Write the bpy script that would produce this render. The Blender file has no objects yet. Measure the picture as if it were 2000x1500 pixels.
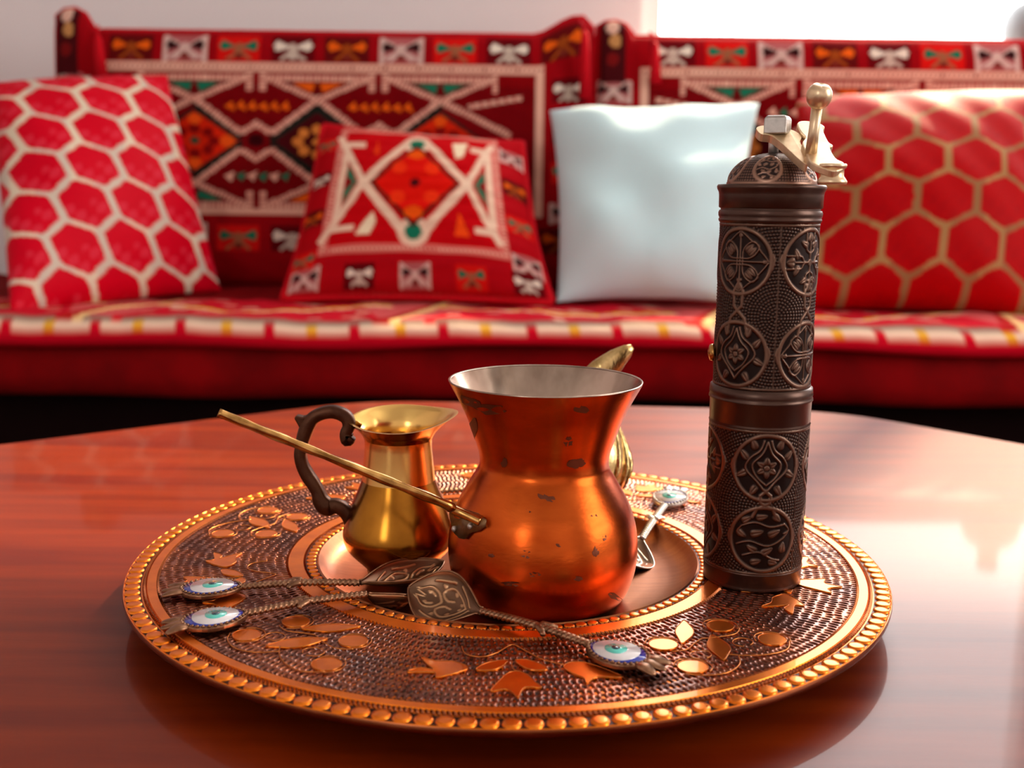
import bpy, bmesh, math, random
import numpy as np
from mathutils import Vector, Matrix
random.seed(7); rng = np.random.default_rng(7)
S = bpy.context.scene
COL = S.collection
# ------------------------------------------------------------------ camera
F = 2100.0; PITCH = math.radians(9.79); ROLL = -0.0123
TZ = 0.42                 # table top
RZ = 0.436                # tray rim plane
CZ = 0.5986                # camera height
def ray(u, v):
    a, b = u-1000, v-750; c, s = math.cos(ROLL), math.sin(ROLL)
    a2 = (a*c-b*s)/F; b2 = -(a*s+b*c)/F
    return Vector((a2, math.cos(PITCH)+b2*math.sin(PITCH), -math.sin(PITCH)+b2*math.cos(PITCH)))
def at_z(u, v, z):
    d = ray(u, v); return d*((z-CZ)/d[2]) + Vector((0, 0, CZ))
def at_y(u, v, y):
    d = ray(u, v); return d*(y/d[1]) + Vector((0, 0, CZ))
cam = bpy.data.cameras.new('camera'); camo = bpy.data.objects.new('camera', cam); COL.objects.link(camo)
cam.sensor_width = 36; cam.lens = F/2000*36; cam.clip_start = .01
U0 = Vector((0, math.sin(PITCH), math.cos(PITCH))); X0 = Vector((1, 0, 0)); FW = Vector((0, math.cos(PITCH), -math.sin(PITCH)))
c_, s_ = math.cos(ROLL), math.sin(ROLL)
R_ = X0*c_ - U0*s_; U_ = X0*s_ + U0*c_
M = Matrix((R_, U_, -FW)).transposed().to_4x4(); M.translation = Vector((0, 0, CZ)); camo.matrix_world = M
cam.dof.use_dof = True; cam.dof.focus_distance = .447; cam.dof.aperture_fstop = 10.5
S.camera = camo
# ------------------------------------------------------------------ world, lights, exposure
vs = S.view_settings; vs.view_transform = 'Standard'; vs.look = 'None'; vs.gamma = 1; vs.use_curve_mapping = False
vs.exposure = 0.0
W = bpy.data.worlds.new('sky'); S.world = W; W.use_nodes = True
W.node_tree.nodes['Background'].inputs[0].default_value = (1.0, .985, .97, 1)
W.node_tree.nodes['Background'].inputs[1].default_value = 8.0
S.cycles.use_denoising = True
S.cycles.max_bounces = 8; S.cycles.diffuse_bounces = 4; S.cycles.glossy_bounces = 5; S.cycles.transparent_max_bounces = 12
S.cycles.sample_clamp_indirect = 6.0
XL, XR, YB, YF, ZC = -2.3, 2.6, 2.45, -2.4, 2.6   # room shell
WIN = dict(x0=.272, x1=2.3, z0=.86, z1=2.42)        # window_1 in the back wall
def portal(name, loc, rot, sx, sy):
    l = bpy.data.lights.new(name, 'AREA'); l.shape = 'RECTANGLE'; l.size = sx; l.size_y = sy
    l.cycles.is_portal = True
    o = bpy.data.objects.new(name, l); COL.objects.link(o); o.location = loc; o.rotation_euler = rot
portal('daylight_portal_back', ((WIN['x0']+WIN['x1'])/2, YB+.06, (WIN['z0']+WIN['z1'])/2), (-math.pi/2, 0, 0), WIN['x1']-WIN['x0'], WIN['z1']-WIN['z0'])
portal('daylight_portal_right', (XR+.06, -.2, 1.55), (0, math.pi/2, 0), 1.5, 1.6)
portal('daylight_portal_front', (-1.475, YF-.06, 1.6), (math.pi/2, 0, 0), .75, 1.2)
sun = bpy.data.lights.new('sun', 'SUN'); sun.energy = 11.0; sun.angle = math.radians(1.5); sun.color = (1, .78, .50)
suno = bpy.data.objects.new('sun', sun); COL.objects.link(suno)
suno.rotation_euler = Vector((.60, 1.0, .95)).to_track_quat('Z', 'Y').to_euler()   # sun through the back window
suno.location = (2, 6, 5)
# ------------------------------------------------------------------ helpers
def lin(c):
    return tuple((x/255/12.92 if x/255 <= .04045 else ((x/255+.055)/1.055)**2.4) for x in c)
def link(o, parent=None):
    COL.objects.link(o)
    if parent is not None: o.parent = parent
    return o
def tag(o, label=None, cat=None, group=None, kind=None):
    if label: o['label'] = label
    if cat: o['category'] = cat
    if group: o['group'] = group
    if kind: o['kind'] = kind
    return o
def empty(name, loc, label, cat, group=None):
    o = bpy.data.objects.new(name, None); o.location = loc; o.empty_display_size = .01
    COL.objects.link(o); tag(o, label, cat, group); return o
def mesh(name, V, Fc, mat, parent=None, smooth=True, colors=None):
    me = bpy.data.meshes.new(name)
    off = Vector(parent.location) if parent is not None else Vector((0, 0, 0))
    if parent is not None and parent.parent is not None: off += Vector(parent.parent.location)
    V = np.asarray(V, dtype=float) - np.array(off)
    if isinstance(Fc, np.ndarray):
        me.vertices.add(len(V)); me.vertices.foreach_set('co', V.ravel())
        n, k = Fc.shape
        me.loops.add(n*k); me.loops.foreach_set('vertex_index', Fc.ravel().astype(np.int32))
        me.polygons.add(n); me.polygons.foreach_set('loop_start', np.arange(0, n*k, k, dtype=np.int32))
        me.update(calc_edges=True)
    else:
        me.from_pydata([tuple(v) for v in V], [], Fc)
    if smooth: me.polygons.foreach_set('use_smooth', np.ones(len(me.polygons), dtype=bool))
    if colors is not None:
        ca = me.color_attributes.new('Col', 'FLOAT_COLOR', 'POINT')
        cc = np.ones((len(V), 4), dtype=np.float32); cc[:, :colors.shape[1]] = colors
        ca.data.foreach_set('color', cc.ravel())
    me.materials.append(mat); me.update()
    return link(bpy.data.objects.new(name, me), parent)
def grid_faces(nu, nv, wrap_u=False):
    """vertices indexed i*nv+j, i in nu, j in nv"""
    iu = np.arange(nu if wrap_u else nu-1); jv = np.arange(nv-1)
    I, J = np.meshgrid(iu, jv, indexing='ij'); I2 = (I+1) % nu
    return np.stack([I*nv+J, I2*nv+J, I2*nv+J+1, I*nv+J+1], -1).reshape(-1, 4)
def flip(Fc): return Fc[:, ::-1].copy()
def lathe(prof, c=(0, 0), seg=96, cap0=False, cap1=False):
    """prof: list of (r, z) bottom to top, outward normals when going up"""
    V = []; n = len(prof)
    for i in range(seg):
        a = 2*math.pi*i/seg
        for r, z in prof: V.append((c[0]+r*math.cos(a), c[1]+r*math.sin(a), z))
    Fc = [tuple(map(int, f)) for f in grid_faces(seg, n, True)]
    if cap0: Fc.append(tuple(i*n for i in range(seg))[::-1])
    if cap1: Fc.append(tuple(i*n+n-1 for i in range(seg)))
    return V, Fc
def tube(pts, r, seg=10, cap=True, flat=1.0, up=None):
    """round tube along pts; r scalar or list; flat squashes the binormal"""
    P = [Vector(p) for p in pts]; n = len(P); V = []
    rr = r if hasattr(r, '__len__') else [r]*n
    ref = Vector(up) if up is not None else Vector((0.13, .21, 1))
    for i in range(n):
        t = (P[min(i+1, n-1)]-P[max(i-1, 0)]).normalized()
        a = ref.cross(t)
        if a.length < 1e-4: a = Vector((1, 0, 0)).cross(t)
        a.normalize(); b = t.cross(a)
        for k in range(seg):
            w = 2*math.pi*k/seg; V.append(P[i]+a*math.cos(w)*rr[i]+b*math.sin(w)*rr[i]*flat)
    Fc = []
    for i in range(n-1):
        for k in range(seg):
            k2 = (k+1) % seg; Fc.append((i*seg+k, i*seg+k2, (i+1)*seg+k2, (i+1)*seg+k))
    if cap: Fc.append(tuple(range(seg))[::-1]); Fc.append(tuple((n-1)*seg+k for k in range(seg)))
    return V, Fc
def spline(pts, n=8, closed=False):
    P = [Vector(p) for p in pts]; out = []; m = len(P)
    rngi = range(m if closed else m-1)
    for i in rngi:
        p0 = P[(i-1) % m] if closed or i > 0 else P[0]; p1 = P[i]; p2 = P[(i+1) % m]; p3 = P[(i+2) % m] if closed or i+2 < m else P[-1]
        for k in range(n):
            t = k/n; out.append(.5*((2*p1)+(-p0+p2)*t+(2*p0-5*p1+4*p2-p3)*t*t+(-p0+3*p1-3*p2+p3)*t**3))
    if not closed: out.append(P[-1])
    return out
def extrude(poly, depth):
    """3-D polygon (top face) extruded by vector depth"""
    n = len(poly); V = [Vector(p) for p in poly]+[Vector(p)+Vector(depth) for p in poly]
    Fc = [tuple(range(n)), tuple(range(2*n-1, n-1, -1))]+[(i, i+n, (i+1) % n+n, (i+1) % n) for i in range(n)]
    return V, Fc
def box(x0, x1, y0, y1, z0, z1):
    V = [(x, y, z) for x in (x0, x1) for y in (y0, y1) for z in (z0, z1)]
    return V, [(0, 1, 3, 2), (4, 6, 7, 5), (0, 4, 5, 1), (2, 3, 7, 6), (0, 2, 6, 4), (1, 5, 7, 3)]
def join(*vf):
    V = []; Fc = []
    for v, f in vf:
        o = len(V); V += [tuple(x) for x in v]; Fc += [tuple(int(i)+o for i in q) for q in f]
    return V, Fc
def bevel(o, w, seg=2, ang=35):
    m = o.modifiers.new('bevel', 'BEVEL'); m.width = w; m.segments = seg; m.limit_method = 'ANGLE'; m.angle_limit = math.radians(ang)
def recalc(o):
    b = bmesh.new(); b.from_mesh(o.data); bmesh.ops.recalc_face_normals(b, faces=b.faces); b.to_mesh(o.data); b.free(); return o
# ------------------------------------------------------------------ materials
MATS = {}
def mat(name, color, rough=.5, metal=0.0, var=None, scale=30, coat=0.0, bump=0.0, bscale=200, attr=False, sheen=0.0, coatr=.08, stretch=(1, 1, 1), spec=.5, detail=4):
    m = bpy.data.materials.new(name); m.use_nodes = True; nt = m.node_tree; b = nt.nodes['Principled BSDF']
    b.inputs['Roughness'].default_value = rough; b.inputs['Metallic'].default_value = metal
    b.inputs['Coat Weight'].default_value = coat; b.inputs['Coat Roughness'].default_value = coatr
    b.inputs['Sheen Weight'].default_value = sheen; b.inputs['Specular IOR Level'].default_value = spec
    tc = nt.nodes.new('ShaderNodeTexCoord'); mp = nt.nodes.new('ShaderNodeMapping'); mp.inputs['Scale'].default_value = stretch
    nt.links.new(tc.outputs['Object'], mp.inputs[0])
    if attr:
        a = nt.nodes.new('ShaderNodeVertexColor'); a.layer_name = 'Col'; base = a.outputs['Color']
    else:
        a = nt.nodes.new('ShaderNodeRGB'); a.outputs[0].default_value = (*color, 1); base = a.outputs[0]
    if var is not None:
        nz = nt.nodes.new('ShaderNodeTexNoise'); nz.inputs['Scale'].default_value = scale; nz.inputs['Detail'].default_value = detail
        nt.links.new(mp.outputs[0], nz.inputs['Vector'])
        rp = nt.nodes.new('ShaderNodeValToRGB'); rp.color_ramp.elements[0].position = .38; rp.color_ramp.elements[1].position = .66
        nt.links.new(nz.outputs[0], rp.inputs[0])
        mx = nt.nodes.new('ShaderNodeMix'); mx.data_type = 'RGBA'; mx.blend_type = 'MULTIPLY'; mx.inputs[7].default_value = (*var, 1)
        nt.links.new(rp.outputs[0], mx.inputs[0]); nt.links.new(base, mx.inputs[6]); base = mx.outputs[2]
    nt.links.new(base, b.inputs['Base Color'])
    if bump:
        n2 = nt.nodes.new('ShaderNodeTexNoise'); n2.inputs['Scale'].default_value = bscale; n2.inputs['Detail'].default_value = 3
        nt.links.new(mp.outputs[0], n2.inputs['Vector'])
        bp = nt.nodes.new('ShaderNodeBump'); bp.inputs['Strength'].default_value = bump; bp.inputs['Distance'].default_value = .001
        nt.links.new(n2.outputs[0], bp.inputs['Height']); nt.links.new(bp.outputs[0], b.inputs['Normal'])
    MATS[name] = m; return m
M_wall = mat('wall_paint', lin((236, 226, 224)), .85, bump=.05, bscale=300)
M_ceil = mat('ceiling_paint', lin((225, 222, 218)), .9)
M_floor = mat('floor_wood', lin((70, 38, 24)), .45, var=(.6, .5, .5), scale=6, stretch=(1, 12, 1))
M_frame = mat('window_frame_paint', lin((235, 238, 232)), .4)
M_curtain = mat('vase_glaze', lin((120, 124, 128)), .6)
M_table = mat('table_varnished_wood', lin((122, 38, 0)), .42, var=(.62, .42, .34), scale=3.2, stretch=(1.6, 16, 1), coat=.25, coatr=.05, spec=.12, bump=.03, bscale=90, detail=7)
M_tray = mat('tray_copper', (1.0, .255, .012), .36, 1.0, coat=.22, coatr=.05, var=(.80, .70, .62), scale=60, bump=.05, bscale=500)
M_traydark = mat('tray_copper_dark', (.42, .13, .05), .26, 1.0, var=(.6, .55, .5), scale=40)
M_under = mat('tray_underside_shade', (.10, .035, .02), .5, .8, var=(.6, .5, .5), scale=30)  # shade put into the colour: keeps the reflection below the tray dark
M_groove = mat('tray_groove_patina', (.06, .022, .015), .4, 1.0, var=(.5, .5, .5), scale=90)
M_well = mat('well_brushed_copper', (.38, .125, .045), .30, 1.0, var=(.85, .78, .72), scale=40, stretch=(1, 14, 1), bump=.12, bscale=260)
M_hatch = mat('tray_hatched_copper', (0, 0, 0), .30, 1.0, attr=True, coat=.30, coatr=.10, var=(.72, .6, .55), scale=70)
M_motif = mat('tray_motif_copper', (1.0, .255, .013), .34, 1.0, coat=.28, coatr=.05, var=(.85, .75, .7), scale=90)
M_line = mat('tray_engraved_line', (.66, .22, .05), .32, 1.0)
M_pot = mat('pot_copper', (.66, .115, .016), .27, 1.0, var=(.6, .45, .4), scale=26, bump=.04, bscale=400, stretch=(1, 1, 2.2))
M_potspot = mat('pot_patina', (.17, .045, .02), .5, .8)
M_tin = mat('pot_tin_lining', (.56, .42, .32), .26, 1.0, var=(.5, .45, .42), scale=55, stretch=(1, 1, .5))
M_brass = mat('jug_brass', (.44, .175, .020), .21, 1.0, var=(.6, .55, .5), scale=45)
M_brassin = mat('jug_brass_inner', (.90, .56, .17), .24, 1.0)
M_rod = mat('rod_brass', (.66, .36, .11), .26, 1.0, var=(.35, .3, .25), scale=120)
M_handle = mat('dark_cast_handle', (.11, .045, .022), .42, .9, var=(.6, .5, .5), scale=90, bump=.2, bscale=400)
M_bracket = mat('bracket_metal', (.30, .17, .08), .36, .9, var=(.4, .4, .4), scale=150, bump=.3, bscale=500)
M_ewer = mat('ewer_brass', (.78, .55, .24), .20, 1.0, var=(.6, .55, .45), scale=180, stretch=(1, 1, .25), bump=.5, bscale=330)
M_mill = mat('mill_bronze', (.095, .054, .04), .34, .92, var=(.75, .7, .7), scale=60)
M_millr = mat('mill_bronze_relief', (0, 0, 0), .36, .9, attr=True)
M_crank = mat('crank_brass', (.86, .66, .42), .34, .85, var=(.85, .8, .75), scale=200)
M_nut = mat('nut_steel', (.56, .52, .47), .4, .85, var=(.8, .8, .8), scale=300)
M_spoon = mat('spoon_bronze', (.36, .185, .10), .34, .92, var=(.6, .55, .5), scale=250)
M_spoonr = mat('spoon_bronze_relief', (0, 0, 0), .32, .9, attr=True)
M_silver = mat('spoon_silver', (.62, .55, .48), .3, .95)
M_white = mat('enamel_white', lin((236, 228, 226)), .12, coat=1)
M_blue = mat('enamel_blue', lin((22, 44, 165)), .12, coat=1)
M_turq = mat('enamel_turquoise', lin((96, 214, 196)), .12, coat=1)
M_pupil = mat('enamel_pupil', lin((24, 66, 78)), .12, coat=1)
M_kilim = mat('kilim_weave', (0, 0, 0), .85, attr=True, bump=.5, bscale=220, sheen=.0, spec=.04)
M_satin = mat('satin_brocade', (0, 0, 0), .5, attr=True, bump=.25, bscale=320, sheen=.0, spec=.06)
M_red = mat('red_velvet', lin((140, 0, 4)), .85, var=(.6, .5, .5), scale=9, bump=.35, bscale=420, sheen=.0, spec=.1)
M_piping = mat('red_piping', lin((196, 2, 22)), .8, spec=.15)
M_knit = mat('white_knit', lin((200, 228, 232)), .9, bump=.5, bscale=300, sheen=.2)
M_dark = mat('dark_wood', lin((22, 6, 5)), .8, spec=.05)
M_glass = bpy.data.materials.new('window_glass'); M_glass.use_nodes = True
nt = M_glass.node_tree; nt.nodes.clear()
o_ = nt.nodes.new('ShaderNodeOutputMaterial'); t_ = nt.nodes.new('ShaderNodeBsdfTransparent'); g_ = nt.nodes.new('ShaderNodeBsdfGlossy'); mx_ = nt.nodes.new('ShaderNodeMixShader')
g_.inputs['Roughness'].default_value = .02; mx_.inputs[0].default_value = .05
nt.links.new(t_.outputs[0], mx_.inputs[1]); nt.links.new(g_.outputs[0], mx_.inputs[2]); nt.links.new(mx_.outputs[0], o_.inputs[0])
# velvet ribs already come from bump; tick rows of the tray: polar stripes on real narrow rings are built as geometry below
# ------------------------------------------------------------------ room
def struct(name, vf, m, parent=None, smooth=False):
    o = mesh(name, vf[0], vf[1], m, parent, smooth)
    if parent is None: o['kind'] = 'structure'
    return o
th = .12
struct('floor', box(XL-th, XR+th, YF-th, YB+th, -.1, 0), M_floor)
struct('ceiling', box(XL-th, XR+th, YF-th, YB+th, ZC, ZC+.1), M_ceil)
def wall_with_hole(name, axis, pos, a0, a1, h):
    """axis 'y': wall plane y=pos..pos+th (sign by th), spans x a0..a1; h=(b0,b1,z0,z1)"""
    p0, p1 = pos
    bs = [(a0, h[0], 0, ZC), (h[1], a1, 0, ZC), (h[0], h[1], 0, h[2]), (h[0], h[1], h[3], ZC)]
    vf = [box(b[0], b[1], p0, p1, b[2], b[3]) if axis == 'y' else box(p0, p1, b[0], b[1], b[2], b[3]) for b in bs]
    return struct(name, join(*vf), M_wall)
wall_with_hole('wall_back', 'y', (YB, YB+th), XL, XR, (WIN['x0'], WIN['x1'], WIN['z0'], WIN['z1']))
struct('wall_left', box(XL-th, XL, YF, YB, 0, ZC), M_wall)
wall_with_hole('wall_right', 'x', (XR, XR+th), YF, YB, (-.95, .55, .75, 2.35))
wall_with_hole('wall_front', 'y', (YF-th, YF), XL, XR, (-1.85, -1.1, 1.0, 2.2))
def window(name, axis, pos, b0, b1, z0, z1, nm, sill=True):
    f = .045; p0, p1 = pos
    bx = (lambda a, b, c, d: box(a, b, p0, p1, c, d)) if axis == 'y' else (lambda a, b, c, d: box(p0, p1, a, b, c, d))
    parts = [bx(b0, b0+f, z0, z1), bx(b1-f, b1, z0, z1), bx(b0+f, b1-f, z0, z0+f), bx(b0+f, b1-f, z1-f, z1)]
    fr = struct(name, join(*parts), M_frame)
    for k in range(1, nm+1):
        x = b0+(b1-b0)*k/(nm+1); vf = bx(x-.02, x+.02, z0+f, z1-f); mesh('mullion', vf[0], vf[1], M_frame, fr, False)
    pm = (p0+p1)/2
    for k in range(nm+1):
        xa = b0+(b1-b0)*k/(nm+1)+.02; xb = b0+(b1-b0)*(k+1)/(nm+1)-.02
        vf = (lambda: box(xa, xb, pm-.003, pm+.003, z0+f, z1-f) if axis == 'y' else box(pm-.003, pm+.003, xa, xb, z0+f, z1-f))()
        mesh('pane', vf[0], vf[1], M_glass, fr, False)
    return fr
window('window_1', 'y', (YB+.03, YB+.09), WIN['x0'], WIN['x1'], WIN['z0'], WIN['z1'], 1)
window('fill_window_right', 'x', (XR+.03, XR+.09), -.95, .55, .75, 2.35, 1)  # unseen window, added to give fill light from the right
window('fill_window_front', 'y', (YF-.09, YF-.03), -1.85, -1.1, 1.0, 2.2, 1)  # unseen window behind the camera, added and sized as front fill
# grey vase standing on the window sill, cut by the right edge of the frame
def make_vase():
    y = 2.40; x = at_y(2022, 60, y)[0]; zb = .86; zt = at_y(2022, 2, y)[2]; h = zt-zb
    pr = [(.0005, zb), (.030, zb), (.034, zb+.004), (.040, zb+h*.2), (.054, zb+h*.42), (.064, zb+h*.62), (.060, zb+h*.80), (.046, zb+h*.93), (.028, zb+h), (.022, zb+h+.02), (.024, zb+h+.05), (.021, zb+h+.05)]
    P = [(p[0], p[1]) for p in spline([Vector((r, z, 0)) for r, z in pr], 4)]
    root = empty('vase', (x, y, zb), 'rounded grey vase on the sill of the bright window, at the right edge', 'vase')
    mesh('body', *lathe(P, (x, y), 48, True), M_curtain, root)
make_vase()
vf = box(WIN['x0'], WIN['x1'], YB-.10, YB+.03, WIN['z0']-.03, WIN['z0']-.0005); struct('trim_1', vf, M_frame)
# ------------------------------------------------------------------ painting of woven patterns (per-vertex colours)
class Canvas:
    def __init__(s, X, Y, base):
        s.X, s.Y = X, Y; s.C = np.zeros(X.shape+(3,)); s.C[:] = lin(base)
    def fill(s, m, c): s.C[m] = lin(c)
    def rect(s, x0, y0, x1, y1, c): s.fill((s.X >= x0) & (s.X <= x1) & (s.Y >= y0) & (s.Y <= y1), c)
    def poly(s, pts, c):
        n = len(pts); ins = np.zeros(s.X.shape, bool); j = n-1
        for i in range(n):
            xi, yi = pts[i]; xj, yj = pts[j]
            if yi != yj:
                ins ^= ((yi > s.Y) != (yj > s.Y)) & (s.X < (xj-xi)*(s.Y-yi)/(yj-yi)+xi)
            j = i
        s.fill(ins, c)
    def line(s, pts, w, c, c2=None, dash=8):
        for (x0, y0), (x1, y1) in zip(pts[:-1], pts[1:]):
            L = math.hypot(x1-x0, y1-y0)+1e-9; t = ((s.X-x0)*(x1-x0)+(s.Y-y0)*(y1-y0))/L
            d = np.abs((s.X-x0)*(y1-y0)-(s.Y-y0)*(x1-x0))/L
            m = (d < w/2) & (t > -w/2) & (t < L+w/2)
            s.fill(m, c)
            if c2: s.fill(m & ((t % dash) < dash*.38) & (d < w*.5), c2)
    def disc(s, x, y, r, c, ry=None): s.fill(((s.X-x)/r)**2+((s.Y-y)/(ry or r))**2 < 1, c)
DR = (128, 2, 8); RED = (196, 10, 20); CRM = (226, 172, 150); BLK = (48, 12, 14); ORG = (224, 92, 16); GRN = (22, 112, 84); WHT = (228, 214, 196); YEL = (222, 164, 40)
def cross_motif(cv, x, y, kind, k=1.0):
    """the small winged motif of the borders, ~80 px wide"""
    bg = {'o': (92, 10, 12), 'w': (170, 88, 88), 'g': (206, 18, 14), 'c': (96, 4, 12)}[kind]
    a = {'o': ORG, 'w': BLK, 'g': GRN, 'c': WHT}[kind]; b = {'o': (150, 66, 20), 'w': (206, 170, 160), 'g': (150, 90, 60), 'c': (196, 176, 160)}[kind]
    cv.rect(x-42*k, y-30*k, x+42*k, y+30*k, bg)
    if kind == 'w':
        for sx in (-1, 1): cv.line([(x+sx*38*k, y-27*k), (x+sx*38*k, y+27*k)], 9*k, b); cv.line([(x+sx*38*k, y-26*k), (x, y), (x+sx*34*k, y+24*k)], 7*k, b)
    for sx in (-1, 1):
        cv.poly([(x+sx*4*k, y-4*k), (x+sx*30*k, y-19*k), (x+sx*37*k, y-8*k), (x+sx*32*k, y+6*k)], a if kind != 'w' else BLK)
        cv.line([(x, y+4*k), (x+sx*20*k, y+24*k)], 7*k, b)
    cv.disc(x, y-2*k, 10*k, b); cv.disc(x, y+18*k, 8*k, (120, 40, 30) if kind != 'c' else b)
def kilim_field(cv, ox, oy, order, seq):
    """cushion pattern in photograph-scaled units, frame from ox+200 to ox+1050"""
    X0, X1, Y0, Y1 = ox+200, ox+1050, oy+133, oy+478
    for k, q in enumerate(seq): cross_motif(cv, ox+262+103*k, oy+100, q)
    for k in range(4):
        cross_motif(cv, ox+1098, oy+190+92*k, 'cogw'[k % 4], .8); cross_motif(cv, ox+150, oy+190+92*k, 'wcog'[k % 4], .8)
    for k, q in enumerate(seq): cross_motif(cv, ox+262+103*k, oy+530, q)
    cv.rect(X0, Y0, X1, Y1, CRM); cv.line([(X0+6, Y0+9), (X1-6, Y0+9)], 5, CRM, DR, 9)
    cv.rect(X0+16, Y0+18, X1-16, Y1-16, DR)
    units = [ox+385, ox+619, ox+853]
    cv.poly([(X0+16, oy+180), (X1-16, oy+180), (X1-16, oy+445), (X0+16, oy+445)], (112, 2, 8))
    for i, u in enumerate(units):
        for sgn, yb in ((1, oy+165), (-1, oy+455)):
            cv.line([(u-102, yb), (u+102, yb)], 14, CRM, (176, 90, 80), 8)
            for sx in (-1, 1): cv.line([(u+sx*104, yb-3*sgn), (u+sx*104, yb+28*sgn)], 12, CRM, (176, 90, 80), 8)
            cv.poly([(u-84, yb+8*sgn), (u+84, yb+8*sgn), (u, yb+48*sgn)], (96, 6, 10))
            cc = [GRN, ORG, GRN][i]
            cv.poly([(u-52, yb+10*sgn), (u-4, yb+12*sgn), (u-10, yb+34*sgn)], cc); cv.poly([(u+52, yb+10*sgn), (u+4, yb+12*sgn), (u+10, yb+34*sgn)], cc)
            cv.line([(u-88, yb+6*sgn), (u, yb+50*sgn), (u+88, yb+6*sgn)], 12, CRM, (176, 90, 80), 8)
    for i in range(2):
        bx = (units[i]+units[i+1])/2
        for sgn in (1, -1): cv.line([(units[i], oy+310-86*sgn), (bx-34, oy+310-10*sgn)], 14, (22, 26, 20)); cv.line([(bx+34, oy+310-10*sgn), (units[i+1], oy+310-86*sgn)], 14, (22, 26, 20))
    for i in range(2):   # bow ties between the diamonds
        bx = (units[i]+units[i+1])/2
        for sgn in (1, -1):
            cv.line([(units[i], oy+310-96*sgn), (bx-34, oy+310-22*sgn), (bx-22, oy+310-24*sgn), (bx, oy+310-40*sgn), (bx+22, oy+310-24*sgn), (bx+34, oy+310-22*sgn), (units[i+1], oy+310-96*sgn)], 13, CRM, (170, 84, 76), 8)
            for q in range(6):
                cv.poly([(bx-60+q*21, oy+310-78*sgn), (bx-46+q*21, oy+310-92*sgn), (bx-40+q*21, oy+310-68*sgn)], ORG if sgn > 0 and order == 0 else (GRN if q % 2 else CRM))
        cv.disc(bx, oy+308, 15, (52, 4, 8))
    for sgn, u in ((-1, units[0]), (1, units[2])):
        for s2 in (1, -1):
            cv.line([(u, oy+310-96*s2), (u+sgn*130, oy+310-22*s2)], 13, CRM, (170, 84, 76), 8)
            cv.line([(u+sgn*60, oy+310-84*s2), (u+sgn*150, oy+310-104*s2)], 12, CRM, (170, 84, 76), 16)
    for i, u in enumerate(units):
        dk = (i+order) % 2 == 1
        cv.poly([(u-92, oy+310), (u, oy+234), (u+92, oy+310), (u, oy+386)], (24, 34, 28))
        cv.poly([(u-82, oy+310), (u, oy+243), (u+82, oy+310), (u, oy+377)], (66, 6, 12) if dk else (206, 34, 8))
        for q in range(8):
            w = math.pi*q/4; cv.disc(u+36*math.cos(w), oy+310+28*math.sin(w), 11, (206, 120, 50) if dk else (128, 10, 10))
        if not dk:
            for sx in (-1, 1): cv.disc(u+sx*62, oy+310, 14, (232, 84, 20)); cv.disc(u, oy+310+sx*50, 12, (232, 84, 20))
        cv.disc(u, oy+310, 9, (50, 70, 50) if not dk else (200, 120, 50))
def noise2(X, Y, s, seed=0):
    r = np.random.default_rng(seed); out = np.zeros(X.shape)
    for k in range(6):
        a, b = r.normal(size=2)*s*(1+k*.7); ph = r.uniform(0, 6.28); out += np.sin(X*a+Y*b+ph)/(1+k*.5)
    return out/3
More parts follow.
